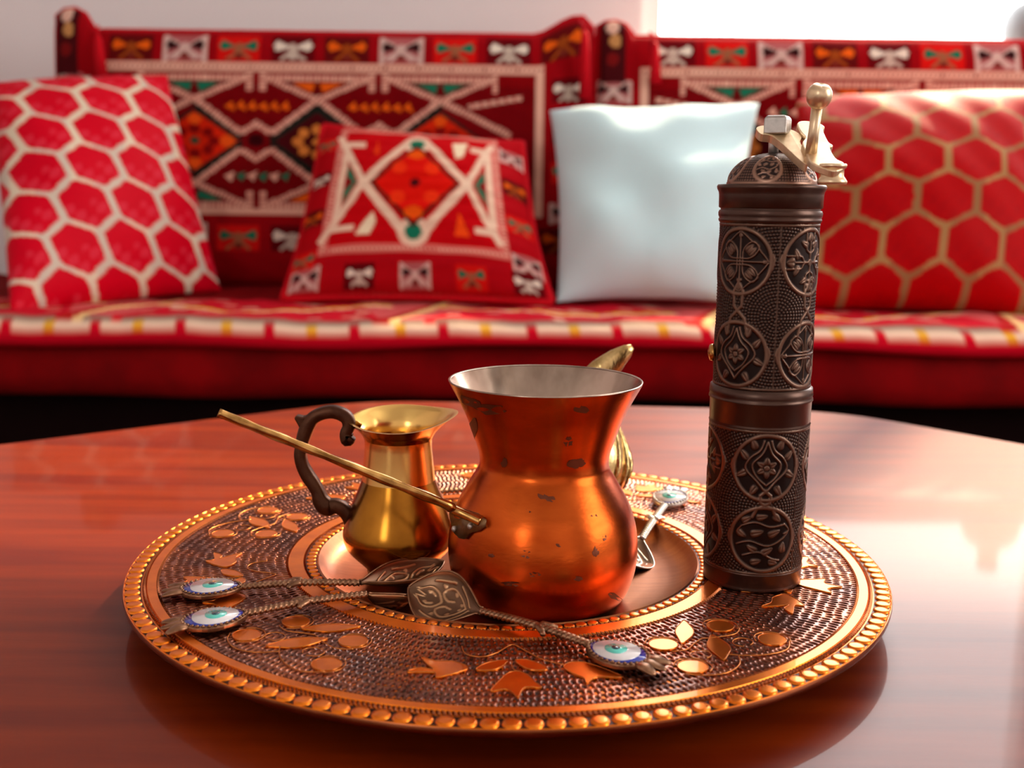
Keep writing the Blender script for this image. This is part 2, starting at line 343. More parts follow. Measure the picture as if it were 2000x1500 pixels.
# ------------------------------------------------------------------ sofa: platform, seat cushion with woven cover, two back cushions
SY = 1.62
def sofa():
    root = empty('floor_sofa', (0, SY, 0), 'long low red sofa with patterned woven seat cover along the back wall', 'sofa')
    vf = box(-1.62, 1.95, SY+.11, YB-.02, 0, .29); mesh('plinth', *vf, M_dark, root, False)
    # velvet seat base with softly bulging front
    nx, prof = 200, [(.20, .285), (.06, .285), (.02, .289), (.006, .300), (.0, .322), (.002, .350), (.008, .370), (.02, .380), (.8, .380)]
    V = []
    for i in range(nx):
        x = -1.66+3.66*i/(nx-1); w = .004*math.sin(x*5+1)+.002*math.sin(x*17)
        for y, z in prof: V.append((x, SY+.012+y+(w if y < .05 else 0), z+(w*.6 if z > .21 else 0)))
    o = mesh('seat_base', V, flip(grid_faces(nx, len(prof))), M_red, root)
    # woven cover: profile from front hem up and over to the back
    pr = [(-.004, .374), (-.014, .379), (-.017, .390), (-.007, .404), (.012, .412)] + [(.012+.008*k, .416) for k in range(1, 98)]
    nx = 680; xs = np.linspace(-1.66, 1.98, nx); P = np.array(pr); n = len(pr)
    arc = np.concatenate([[0], np.cumsum(np.hypot(*np.diff(P, axis=0).T))])
    X = np.repeat(xs[:, None], n, 1); A = np.repeat(arc[None], nx, 0)
    hem = .005*np.sin(X*4.3+.6)+.0025*np.sin(X*13+2)
    front = np.exp(-A/.03)
    Y = SY+P[:, 0][None]+.004*np.sin(X*9)*front; Z = P[:, 1][None]+hem*front
    Z = Z + .006*noise2(X, A, 9, 3)*(1-front)
    cv = Canvas(X*1000, A*1000, (208, 8, 34))   # units mm
    cv.rect(-3000, 62, 3000, 900, (202, 84, 84))
    # front row of cream flowers with yellow and grey in between
    step = 66.0
    cv.rect(-3000, 58, 3000, 64, (140, 110, 96))
    for k in range(-27, 32):
        x = k*step-6
        if k % 2:
            cv.poly([(x+step/2-12, 34), (x+step/2+12, 34), (x+step/2+20, 58), (x+step/2-20, 58)], (240, 176, 50))
        else:
            cv.poly([(x+step/2-14, 46), (x+step/2+14, 46), (x+step/2+20, 60), (x+step/2-20, 60)], (150, 130, 112))
        for dx, dy, r in ((-10, 32, 8), (0, 44, 13), (10, 32, 8), (-17, 44, 9), (17, 44, 9), (-5, 50, 9), (6, 50, 9)):
            cv.disc(x+dx, dy, r, (244, 208, 180))
    # field behind: big medallion tents, yellow serrated lines, cream diagonals
    P6 = 480.0
    for k in range(-5, 6):
        x = k*P6+75
        cv.poly([(x-205, 68), (x+205, 68), (x+120, 330), (x-120, 330)], (196, 20, 40))
        for q in range(26):
            rx = x-190+q*15.2; yy = 100+62*abs((rx-x)/190)**1.0*1.6
            if yy < 240: cv.disc(rx, yy+40, 10, YEL); cv.disc(rx+6, yy+24, 9, (236, 190, 160))
        for q in range(34):
            r1 = random.Random(q*31+k*7); a, b = x-170+340*r1.random(), 72+230*r1.random()
            cv.disc(a, b, 13, [(214, 116, 104), (226, 168, 146), (206, 30, 40), (190, 120, 110)][q % 4], 9)
        cv.line([(x+205, 66), (x+300, 330)], 26, (176, 26, 26)); cv.line([(x+225, 66), (x+300, 330)], 17, (234, 190, 130))
        cv.line([(x+280, 66), (x+330, 200)], 16, (208, 6, 30))
    cv.rect(-3000, 330, 3000, 900, (120, 10, 14))
    V = np.stack([X, Y, Z], -1).reshape(-1, 3)
    mesh('seat_cover', V, flip(grid_faces(nx, n)), M_kilim, root, True, cv.C.reshape(-1, 3))
    # end block of the seat
    vf = box(-1.64, 1.96, SY+.05, YB-.03, .291, .379); mesh('seat_core', *vf, M_dark, root, False)
sofa()
BY0, BY1 = 2.17, 2.23       # face of the back cushions, bottom and top
def back_cushion(u0, u1, shift, order, seq, label, ear_l, ear_r):
    """u0,u1: edges in photograph units where 1 unit = 1.018 mm at the cushion face"""
    K = .001038                         # metres per unit
    xc = at_y((u0+u1)/2, 320, BY0)[0]
    nu, nv = 330, 170
    U = np.linspace(u0, u1, nu); Vv = np.linspace(640, 58, nv)
    UU, VV = np.meshgrid(U, Vv, indexing='ij')
    cv = Canvas(UU, VV, (148, 4, 14)); kilim_field(cv, shift, 0, order, seq)
    cv.rect(u0+4, 50, u0+52, 172, (70, 12, 16)); cv.disc(u0+28, 70, 13, (226, 180, 160)); cv.disc(u0+32, 96, 12, (196, 140, 84)); cv.disc(u0+28, 130, 12, (120, 20, 20))
    s = (UU-u0)/(u1-u0)*2-1; t = (640-VV)/(640-58)*2-1
    X = xc+(UU-(u0+u1)/2)*K
    zb = .420; H = at_y(600, 62, BY1)[2]-zb
    tt = (t+1)/2; Z = zb+tt*H
    ear = ear_l*np.clip(1-((s+.944)/.072)**2, 0, 1)**.5
    sr = np.clip((s-.78)/.17, 0, 1); ear = ear+ear_r*sr*sr*(3-2*sr)*np.clip(1-np.clip((s-.965)/.04, 0, 1)**2, 0, 1)**.5
    Z = Z + ear*.042*np.clip((tt-.72)/.28, 0, 1)**1.2
    bul = (np.clip(1-s**6, 0, 1)*np.clip(1-t**6, 0, 1))**.35
    YY = BY0+(BY1-BY0)*tt - .045*bul+.02 + .004*noise2(UU, VV, .02, 5+order)
    nF = nu*nv
    Vf = np.stack([X, YY, Z], -1).reshape(-1, 3); Vb = Vf.copy(); Vb[:, 1] = (BY0+(BY1-BY0)*tt+.05*bul).reshape(-1)+.02
    root = empty('back_cushion', (xc, BY0, zb), label, 'back cushion', 'large woven back cushions')
    Fa = grid_faces(nu, nv); Fb = flip(Fa)+nF
    mesh('cover', np.concatenate([Vf, Vb]), np.concatenate([flip(flip(Fa)), Fb]), M_kilim, root, True, np.concatenate([cv.C.reshape(-1, 3)]*2))
    idx = [i*nv for i in range(0, nu, 6)]+[(nu-1)*nv+j for j in range(0, nv, 6)]+[i*nv+nv-1 for i in range(nu-1, -1, -6)]+[j for j in range(nv-1, -1, -6)]
    pts = [Vf[i]+np.array([0, .004, 0]) for i in idx]
    vf = tube(pts, .006, 8); mesh('piping', *vf, M_piping, root)
    # tassels hanging from the top corners, in front of the face
    for (tu, ln) in ((u0+100, .075), (u1-22, .125)):
        x = xc+(tu-(u0+u1)/2)*K; zt = zb+H-.002
        if tu > u1-100: zt += .02
        ff = BY1-.045
        pts = [(x-.004, ff+.02, zt+.004), (x, ff, zt-.004), (x+.003, ff-.004, zt-.02)]
        tw = mesh('tassel', *join(tube(pts, .003, 6), tube([(x+.003, ff-.004, zt-.016), (x+.004, ff-.005, zt-.024), (x+.005, ff-.006, zt-.05), (x+.007, ff-.004, zt-.02-ln)], [.003, .007, .009, .012], 12)), M_piping, root)
    return root
back_cushion(107, 1143, 0, 0, 'owgcowgco', 'red woven back cushion behind the diamond-patterned pillow, its right end by the gap', 1.0, .9)
back_cushion(1180, 2218, 1060, 1, 'cgwocgwoc', 'red woven back cushion under the window, behind the white pillow', .7, .6)
# ------------------------------------------------------------------ pillows
def pillow(name, corners, thick, color_fn, m, label, n=110, piping=None, seed=0, pinch=.05, wr=.004, group=None, wf=1.5):
    """corners: TL,TR,BR,BL world points; color_fn(s,t)->rgb, s left-right 0..1, t top-bottom 0..1"""
    TL, TR, BR, BL = [np.array(c) for c in corners]
    s, t = np.meshgrid(np.linspace(0, 1, n), np.linspace(0, 1, n), indexing='ij')
    a, b = s*2-1, t*2-1
    a2 = a*(1-pinch*(1-b**2)); b2 = b*(1-pinch*(1-a**2)); s2, t2 = (a2+1)/2, (b2+1)/2
    P = (TL*((1-s2)*(1-t2))[..., None]+TR*(s2*(1-t2))[..., None]+BR*(s2*t2)[..., None]+BL*((1-s2)*t2)[..., None])
    nrm = np.cross(TR-TL, BL-TL); nrm = nrm/np.linalg.norm(nrm)
    if nrm[1] > 0: nrm = -nrm
    prof = ((1-a**2).clip(0)*(1-b**2).clip(0))**.48
    wv = noise2(a*3, b*3, wf, seed)*wr*(prof**.5)*2
    if name == 'white_pillow': wv = wv+prof**.6*(.010*np.sin(2.2*a-5.5*b+1.0+.8*np.sin(2*a))*np.exp(-((a+.1)/.9)**2)+.004*np.sin(9*b+4*a))
    edge = (1-np.abs(a))*(1-np.abs(b)); wv = wv + min(wr, .003)*.8*np.sin(14*np.arctan2(b, a))*np.exp(-edge*9)*prof**.4
    Pf = P+nrm*(prof*thick*.55+wv)[..., None]; Pb = P-nrm*(prof*thick*.45)[..., None]
    root = empty(name, tuple((BL+BR)/2), label, 'pillow', group)
    cols = color_fn(s, t, a, b)
    Fa = grid_faces(n, n); V = np.concatenate([Pf.reshape(-1, 3), Pb.reshape(-1, 3)])
    o = mesh('cover', V, np.concatenate([Fa, flip(Fa)+n*n]), m, root, True, np.concatenate([cols.reshape(-1, 3)]*2))
    if piping is not None:
        idx = [(i, 0) for i in range(0, n, 4)]+[(n-1, j) for j in range(0, n, 4)]+[(i, n-1) for i in range(n-1, -1, -4)]+[(0, j) for j in range(n-1, -1, -4)]
        vf = tube([P[i, j] for i, j in idx], piping, 8); mesh('piping', *vf, M_piping, root)
    return root
def lattice(orig, A, B, w, cell, cell2, line, line2):
    """ogee lattice in photograph units"""
    def fn(X, Y):
        C = np.zeros(X.shape+(3,)); best = np.full(X.shape, 1e9); sec = best.copy(); bx = np.zeros_like(X); by = bx.copy()
        D = A[0]*B[1]-A[1]*B[0]; la = math.hypot(*A); hx = .5 if A[0]*B[0] > 0 else -.5
        # affine map that makes the lattice a regular honeycomb
        def reg(x, y):
            p = (x*B[1]-y*B[0])/D; q = (A[0]*y-A[1]*x)/D; return (p+hx*q)*la, .866*q*la
        fx, fy = X-orig[0], Y-orig[1]
        i0 = np.round((fx*B[1]-fy*B[0])/D); j0 = np.round((A[0]*fy-A[1]*fx)/D)
        for di in (-2, -1, 0, 1, 2):
            for dj in (-2, -1, 0, 1, 2):
                cx, cy = (i0+di)*A[0]+(j0+dj)*B[0], (i0+di)*A[1]+(j0+dj)*B[1]
                d = np.hypot(*reg(fx-cx, fy-cy))
                m = d < best; sec = np.where(m, best, np.minimum(sec, d)); bx = np.where(m, fx-cx, bx); by = np.where(m, fy-cy, by); best = np.where(m, d, best)
        C[:] = lin(cell)
        r = np.hypot(bx, by)
        fl = (np.sin(bx*.16)*np.cos(by*.19+bx*.05) > .1) & (by > -5) & (r > 8)
        C[fl] = lin(cell2)
        tw = w[0]*(1+.5*(np.abs(bx) > 30))
        C[(sec-best) < tw] = lin(line); C[((sec-best) < tw) & (np.sin(X*.06) > .3)] = lin(line2)
        return C
    return fn
def cw(u, v, y): return at_y(u, v, y)
latL = lattice((88, 253), (98, -2), (-17, 68), (9, 1.05), (204, 0, 30), (214, 40, 60), (206, 190, 172), (222, 204, 178))
def colL(s, t, a, b):
    X = -20+330*s+95*t*(.2+s*.9); Y = 172+430*t+(-15)*s*(1-t)-35*s*t
    return latL(X, Y)
pillow('brocade_pillow', [cw(-30, 162, 1.93), cw(326, 146, 2.10), cw(432, 568, 2.04), cw(20, 614, 1.67)], .15, colL, M_satin,
       'pink-red square pillow with a silvery ogee lattice, at the left end of the sofa', seed=2, pinch=.03, n=170, wf=.6, wr=.005, group='ogee lattice pillows')
latR = lattice((1762, 392), (112, 0), (56, 73), (9, .92), (174, 0, 6), (168, 0, 7), (150, 104, 66), (168, 124, 78))
def colR(s, t, a, b): return latR(1555+505*s, 190+425*t)
pillow('brocade_pillow', [cw(1555, 196, 2.07), cw(2060, 176, 2.05), cw(2070, 618, 1.80), cw(1540, 602, 1.83)], .20, colR, M_satin,
       'deep red square pillow with a gold-brown ogee lattice, at the right end of the sofa', seed=4, pinch=.04, n=170, wf=.5, wr=.006, group='ogee lattice pillows')
def colK(s, t, a, b):
    X, Y = s*400, t*322
    cv = Canvas(X, Y, (170, 6, 18))
    for k in range(5):
        cross_motif(cv, 30+85*k, 300, 'wcwgc'[k % 5], .55)
        if k < 4: cross_motif(cv, 375, 55+72*k, 'wogw'[k], .55); cross_motif(cv, 20, 55+72*k, 'gcog'[k], .5)
    cv.line([(0, 326), (400, 326)], 9, (190, 96, 84), DR, 10)
    cv.rect(44, 12, 350, 268, (214, 110, 100)); cv.line([(50, 18), (344, 18), (344, 262), (50, 262), (50, 18)], 5, CRM, (180, 40, 40), 7)
    cv.rect(58, 26, 336, 254, (190, 4, 14))
    cx, cy = 197, 142
    C2 = (232, 196, 170)
    cv.line([(cx-150, cy-100), (cx-92, cy), (cx-150, cy+100)], 12, C2); cv.line([(cx+138, cy-100), (cx+92, cy), (cx+138, cy+100)], 12, C2)
    cv.line([(cx-92, cy), (cx-14, cy-96), (cx+14, cy-96), (cx+92, cy), (cx+14, cy+96), (cx-14, cy+96), (cx-92, cy)], 15, C2)
    for sx in (-1, 1):
        cv.line([(cx+sx*132, cy-70), (cx+sx*132, cy+70)], 12, C2)
        cv.poly([(cx+sx*104, cy), (cx+sx*124, cy-38), (cx+sx*124, cy+38)], GRN); cv.poly([(cx+sx*110, cy), (cx+sx*124, cy-14), (cx+sx*124, cy+14)], (120, 10, 14))
        cv.line([(cx+sx*132, cy-84), (cx+sx*104, cy-84)], 10, C2); cv.line([(cx+sx*132, cy+84), (cx+sx*104, cy+84)], 10, C2)
    for y in (-88, 92): cv.disc(cx, cy+y, 26, C2, 24); cv.disc(cx, cy+y, 14, GRN, 13)
    cv.poly([(cx-80, cy), (cx, cy-86), (cx+80, cy), (cx, cy+86)], (70, 30, 18))
    cv.poly([(cx-72, cy), (cx, cy-77), (cx+72, cy), (cx, cy+77)], (218, 18, 8))
    for y in (-60, 60): cv.disc(cx, cy+y, 16, (232, 84, 14), 10)
    for q in range(4): cv.disc(cx+42*math.cos(q*1.57+.785), cy+42*math.sin(q*1.57+.785), 13, (236, 50, 16))
    cv.disc(cx, cy, 9, (70, 10, 16))
    cv.poly([(cx+66, cy-96), (cx+96, cy-104), (cx+86, cy-62), (cx+72, cy-56)], (236, 214, 180)); cv.poly([(cx-96, cy+98), (cx-70, cy+54), (cx-62, cy+74), (cx-72, cy+98)], (236, 214, 180))
    cv.poly([(cx+66, cy+98), (cx+76, cy+54), (cx+92, cy+98)], (232, 70, 16)); cv.poly([(cx-80, cy-60), (cx-76, cy-96), (cx-70, cy-62)], (226, 60, 16))
    return cv.C
pillow('kilim_pillow', [cw(632, 246, 2.07), cw(1020, 280, 2.05), cw(1078, 592, 1.84), cw(552, 584, 1.87)], .14, colK, M_kilim,
       'small red woven pillow with a cream-edged diamond, in front of the left back cushion', seed=9, piping=.0065, n=170, pinch=.045)
def colW(s, t, a, b):
    C = np.zeros(s.shape+(3,)); C[:] = lin((200, 228, 232)); m = np.sin(s*260) > .3; C[m] = lin((190, 214, 220)); return C
pillow('white_pillow', [cw(1074, 216, 2.08), cw(1482, 202, 2.06), cw(1442, 592, 1.84), cw(1088, 590, 1.86)], .17, colW, M_knit,
       'plain white pillow between the diamond-patterned pillow and the spice mill', seed=13, wr=.010, pinch=.06, wf=.55, n=150)
# ------------------------------------------------------------------ table
def table():
    root = empty('coffee_table', (0, .35, 0), 'glossy orange-brown wooden coffee table with cut corners under the copper tray', 'table')
    FL = at_z(720, 779, TZ); FR = at_z(1630, 800, TZ); L = at_z(0, 865, TZ); R = at_z(2000, 865, TZ)
    dl = (L-FL); dr = (R-FR)
    L2 = FL+dl*1.75; R2 = FR+dr*2.3
    pts = [FL, L2, Vector((L2[0]-.02, .05, 0)), Vector((-.3, -.12, 0)), Vector((.36, -.12, 0)), Vector((R2[0]+.02, .06, 0)), R2, FR]
    out = []
    n = len(pts)
    for i, p in enumerate(pts):           # rounded corners
        a, b = pts[i-1], pts[(i+1) % n]; p = Vector((p[0], p[1])); a = Vector((a[0], a[1])); b = Vector((b[0], b[1])); r = .06
        p1 = p+(a-p).normalized()*r; p2 = p+(b-p).normalized()*r
        for k in range(9):
            t = k/8; out.append(p1*(1-t)**2+p*2*t*(1-t)+p2*t*t)
    def slab(z1, z0, k=1.0):
        cx, cy = 0.05, .4
        top = [Vector((cx+(q[0]-cx)*k, cy+(q[1]-cy)*k, z1)) for q in out]; return extrude(top, (0, 0, z0-z1))
    o = mesh('tabletop', *slab(TZ, TZ-.028), M_table, root, False); recalc(o); bevel(o, .006, 3)
    o = mesh('apron', *slab(TZ-.028, TZ-.09, .9), M_table, root, False); recalc(o)
    for x, y in ((-.34, .12), (.40, .12), (-.2, .74), (.30, .72)):
        vf = lathe([(.018, 0), (.022, .01), (.02, .05), (.028, .12), (.022, .2), (.03, .28), (.034, TZ-.09)], (x, y), 20, True, True); mesh('leg', *vf, M_table, root)
table()
# ------------------------------------------------------------------ copper tray
TC = (-.0008, .4826); TR = .170
tray = empty('copper_tray', (TC[0], TC[1], TZ), 'round engraved copper tray with scalloped rim on the wooden table', 'tray')
def ring_pt(r, a, z): return (TC[0]+r*math.cos(a), TC[1]+r*math.sin(a), z)
def build_tray():
    z = RZ; R = TR
    WB = z-.0085
    under = [(.001, WB-.0012), (.060, WB-.0012), (.074, WB-.001), (.082, WB+.001), (.089, z-.0034), (.115, z-.0034), (.150, z-.0036), (.163, z-.0044), (.1678, z-.0050)]
    mesh('underside', *lathe(under, TC, 200, True), M_under, tray)
    mesh('rim_edge', *lathe([(.1678, z-.0050), (.1692, z-.0045), (.1700, z-.0032), (.1702, z-.0018), (.1699, z-.0011)], TC, 300), M_traydark, tray)  # darker copper paints in the table's reflection on the rim side
    prof = [(.1699, z-.0011), (.1696, z-.0009), (.1692, z-.0012), (.1628, z-.0012),
            (.1625, z-.0011), (.1618, z-.0011), (.1608, z-.0009), (.1602, z), (.1566, z), (.1560, z-.0010), (.1015, z-.0010), (.1008, z), (.0942, z), (.0936, z-.0008), (.0880, z-.0008)]
    vf = lathe(prof, TC, 300); o = mesh('rim_body', *vf, M_tray, tray); o.data.set_sharp_from_angle(angle=math.radians(22))
    wp = [(.0882, z-.0008), (.0874, z-.0002), (.0866, z-.0010), (.0850, z-.0030), (.0825, z-.0052), (.079, z-.0068), (.074, z-.0078), (.066, z-.0084), (.045, z-.0085), (.02, z-.0085), (.0005, z-.0085)]
    mesh('scallop_ground', *lathe([(.1690, z-.0011), (.1628, z-.0010)], TC, 200), M_groove, tray); mesh('lozenge_ground', *lathe([(.0932, z-.00065), (.0882, z-.00065)], TC, 160), M_groove, tray)
    vf = lathe(wp, TC, 200, False, True); o = mesh('well', *vf, M_well, tray); o.data.set_sharp_from_angle(angle=math.radians(35))
    vf = lathe([(.070, WB-.0012), (.070, TZ+.0005), (.0685, TZ), (.067, TZ+.0005), (.067, WB-.0012)], TC, 120); mesh('foot_ring', *vf, M_traydark, tray)
    # hatched field: thousands of short radial punch marks
    r0, r1 = .1012, .1555; nr, na = 132, 2400
    r = np.linspace(r0, r1, nr); a = np.linspace(0, 2*math.pi, na, endpoint=False)
    A, Rr = np.meshgrid(a, r, indexing='ij')
    cell = .0040; row = np.floor((Rr-r0)/cell+.35*np.sin(A*5+1.3)+.25*np.sin(A*11)).astype(int)
    fr = ((Rr-r0)/cell+.35*np.sin(A*5+1.3)+.25*np.sin(A*11))-row
    ncol = np.maximum(1, np.round(2*math.pi*(r0+(row+.5)*cell)/.0025)).astype(int)
    ph = (np.sin(row*12.9898)*43758.5453) % 1
    cc = A/(2*math.pi)*ncol+ph*7; ci = np.floor(cc).astype(int); fc = cc-ci
    h1 = (np.sin(row*127.1+ci*311.7)*43758.5453) % 1; h2 = (np.sin(row*269.5+ci*183.3)*43758.5453) % 1
    dr = np.abs(fr-.5+.34*(h1-.5))/(.37+.12*h2); dt = np.abs(fc-.5+.1*(h2-.5))/(.28+.06*h1)
    d = np.maximum(dr**2+dt**2*.9, 0)
    pit = np.clip(1.25-d, 0, 1); pit = pit*pit*(3-2*pit); pit *= .75+.25*h2
    lump = .00012*noise2(A*40, Rr*900, .6, 21)
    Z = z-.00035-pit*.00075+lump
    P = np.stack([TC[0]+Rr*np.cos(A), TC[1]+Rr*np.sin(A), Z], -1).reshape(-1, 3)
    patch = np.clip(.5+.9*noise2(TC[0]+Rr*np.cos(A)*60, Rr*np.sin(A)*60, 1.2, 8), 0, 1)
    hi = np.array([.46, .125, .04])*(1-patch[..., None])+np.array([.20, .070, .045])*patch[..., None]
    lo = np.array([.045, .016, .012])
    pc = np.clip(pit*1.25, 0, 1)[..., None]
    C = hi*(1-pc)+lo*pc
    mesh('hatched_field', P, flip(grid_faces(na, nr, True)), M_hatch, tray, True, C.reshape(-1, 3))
    # tick rows beside the flat bands (stuff: fine milling)
    for rr, w, nt in ((.1614, .0008, 560), (.1560, .0008, 540), (.1012, .0008, 360), (.0937, .0007, 340)):
        V = []; Fc = []
        for k in range(nt):
            a0 = 2*math.pi*k/nt; da = 2*math.pi/nt*.30; o = len(V); sk = 2*math.pi/nt*.35
            for (ra, aa, zz) in ((rr-w, a0-da-sk, z-.0008), (rr-w, a0+da-sk, z-.0008), (rr+w, a0+da+sk, z-.0008), (rr+w, a0-da+sk, z-.0008)): V.append(ring_pt(ra, aa, zz))
            for (ra, aa, zz) in ((rr-w*.6, a0-sk, z+.0002), (rr+w*.6, a0+sk, z+.0002)): V.append(ring_pt(ra, aa, zz))
            Fc += [(o, o+1, o+4), (o+1, o+2, o+5, o+4), (o+2, o+3, o+5), (o+3, o, o+4, o+5)]
        t = mesh('milled_edge', V, Fc, M_traydark, tray, False); t['kind'] = 'stuff'
    # overlapping rim scales, one object each
    def scale_mesh(name, L, Wd, h):
        n = 16; V = [(0, 0, h)]; rings = ((.60, h*.98), (.90, h*.80), (1.0, -.0004))
        for k_, zz in rings:
            for i in range(n): w = 2*math.pi*i/n; V.append((L/2*k_*math.cos(w), Wd/2*k_*math.sin(w), zz))
        Fc = [(0, 1+i, 1+(i+1) % n) for i in range(n)]
        for q in range(2):
            for i in range(n): Fc.append((1+q*n+i, 1+(q+1)*n+i, 1+(q+1)*n+(i+1) % n, 1+q*n+(i+1) % n))
        me = bpy.data.meshes.new(name); me.from_pydata(V, [], Fc); me.materials.append(M_motif)
        me.polygons.foreach_set('use_smooth', np.ones(len(me.polygons), dtype=bool)); return me
    base = mathbase = Vector((TC[0], TC[1], TZ))
    ms = scale_mesh('rim_scale', .0068, .0067, .0006)
    N = 148
    for k in range(N):
        a = 2*math.pi*(k+.3)/N; o = bpy.data.objects.new('rim_scale', ms); o.location = Vector(ring_pt(.1662, a, z-.0009))-base
        o.rotation_euler = (0, 0, a+.35); link(o, tray)
    ms = scale_mesh('ring_lozenge', .0046, .0043, .0005)
    N = 116
    for k in range(N):
        a = 2*math.pi*k/N; o = bpy.data.objects.new('ring_lozenge', ms); o.location = Vector(ring_pt(.0906, a, z-.0006))-base
        o.rotation_euler = (0, 0, a+.5); link(o, tray)
    # engraved garland: smooth leaves, berries, tulips and vines, five times round
    def rel(u, v, a0):
        p = at_z(u, v, z); x, y = p[0]-TC[0], p[1]-TC[1]; rr = math.hypot(x, y); aa = math.atan2(y, x)-a0; return rr, aa
    aC = math.radians(-124); aT = math.radians(-88)
    def plate(name, pts, a0, top=z+.0001):
        if len(pts) < 20: pts = [(p[0], p[1]) for p in spline([Vector((q[0], q[1], 0)) for q in pts], 3, True)]
        poly = [Vector(ring_pt(rr, aa+a0, top)) for rr, aa in pts]
        o = mesh(name, *extrude(poly, (0, 0, -.0009)), M_motif, tray, False); recalc(o); bevel(o, .00025, 2, 50)
        edge = [ring_pt(rr, aa+a0, top+.00005) for rr, aa in pts]; edge.append(edge[0]); 
        mesh('outline', *tube(edge, .00016, 5), M_line, o)
    def ell(rr, aa, la, lb, rot, n=22, tip=0.0):
        """la along the direction rot (0 = tangential), in metres -> polar points"""
        out = []
        for i in range(n):
            w = 2*math.pi*i/n; x, y = la*math.cos(w)*(1+tip*abs(math.cos(w))**6), lb*math.sin(w)*(1-tip*.9*abs(math.cos(w))**2)
            t, q = x*math.cos(rot)-y*math.sin(rot), x*math.sin(rot)+y*math.cos(rot)
            out.append((rr+q, aa+t/rr))
        return out
    def vine(pts, a0, w=.00026):
        P3 = spline([Vector((rr, aa, 0)) for rr, aa in pts], 7)
        mesh('vine', *tube([ring_pt(p[0], p[1]+a0, z+.0000) for p in P3], w, 5), M_line, tray)
    berr = [rel(*q, aC) for q in ((482, 1240), (578, 1214), (690, 1252), (638, 1297))]
    leaf = [(rel(581, 1255, aC), .0085, .0042, -.95), (rel(647, 1226, aC), .0085, .0036, -.75)]
    jn = rel(616, 1240, aC); jl = rel(545, 1272, aC)
    for k in range(5):
        a0 = aC+k*2*math.pi/5
        for rr, aa in berr:
            plate('engraved_berry', ell(rr, aa, .0056, .0052, 0), a0)
            vine([(rr+.0068*math.cos(w), aa+.0068*math.sin(w)/rr) for w in np.linspace(.4, 4.2, 8)], a0, .00022)
        for (p, la, lb, ro) in leaf: plate('engraved_leaf', ell(p[0], p[1], la, lb, ro, tip=.35), a0)
        vine([jn, rel(590, 1236, aC), rel(560, 1232, aC), rel(545, 1222, aC)], a0)
        vine([jn, rel(632, 1254, aC), rel(655, 1266, aC), rel(690, 1268, aC)], a0)
        vine([rel(547, 1262, aC), rel(546, 1280, aC), rel(560, 1298, aC), rel(590, 1311, aC), rel(635, 1312, aC)], a0)
        vine([rel(545, 1272, aC), rel(500, 1274, aC), rel(460, 1266, aC), rel(444, 1250, aC), rel(450, 1236, aC)], a0)
        for q in ((538, 1243), (612, 1273)):
            rr, aa = rel(*q, aC); vine([(rr+.0035*math.cos(w), aa+.0042*math.sin(w)/rr) for w in np.linspace(0, 5.6, 10)], a0, .00022)
        a1 = aT+k*2*math.pi/5
        P = lambda *qs: [rel(u, v, aT) for u, v in qs]
        plate('engraved_tulip', P((958, 1350), (975, 1330), (990, 1316), (1010, 1311), (1030, 1318), (1045, 1332), (1058, 1343), (1036, 1342), (1022, 1345), (1012, 1362), (1000, 1352), (985, 1346)), a1)
        plate('engraved_leaf', P((930, 1308), (945, 1297), (970, 1291), (992, 1290), (980, 1302), (960, 1309)), a1)
        plate('engraved_leaf', P((1006, 1290), (1030, 1289), (1055, 1297), (1070, 1307), (1045, 1309), (1022, 1303)), a1)
        plate('engraved_bird_leaf', P((822, 1283), (850, 1291), (885, 1292), (915, 1303), (895, 1313), (872, 1319), (852, 1323), (850, 1314), (828, 1313), (795, 1312), (822, 1304), (846, 1308), (835, 1298)), a1)
        plate('engraved_bird_leaf', P((1100, 1302), (1120, 1293), (1150, 1296), (1190, 1310), (1215, 1323), (1175, 1322), (1158, 1326), (1146, 1335), (1140, 1324), (1120, 1316)), a1)
        vine([rel(902, 1262, aT), rel(910, 1277, aT), rel(940, 1283, aT), rel(970, 1275, aT), rel(1000, 1259, aT), rel(1025, 1270, aT), rel(1060, 1288, aT), rel(1100, 1298, aT)], a1)
        vine([rel(1000, 1292, aT), rel(1000, 1302, aT), rel(1008, 1311, aT)], a1)
build_tray()
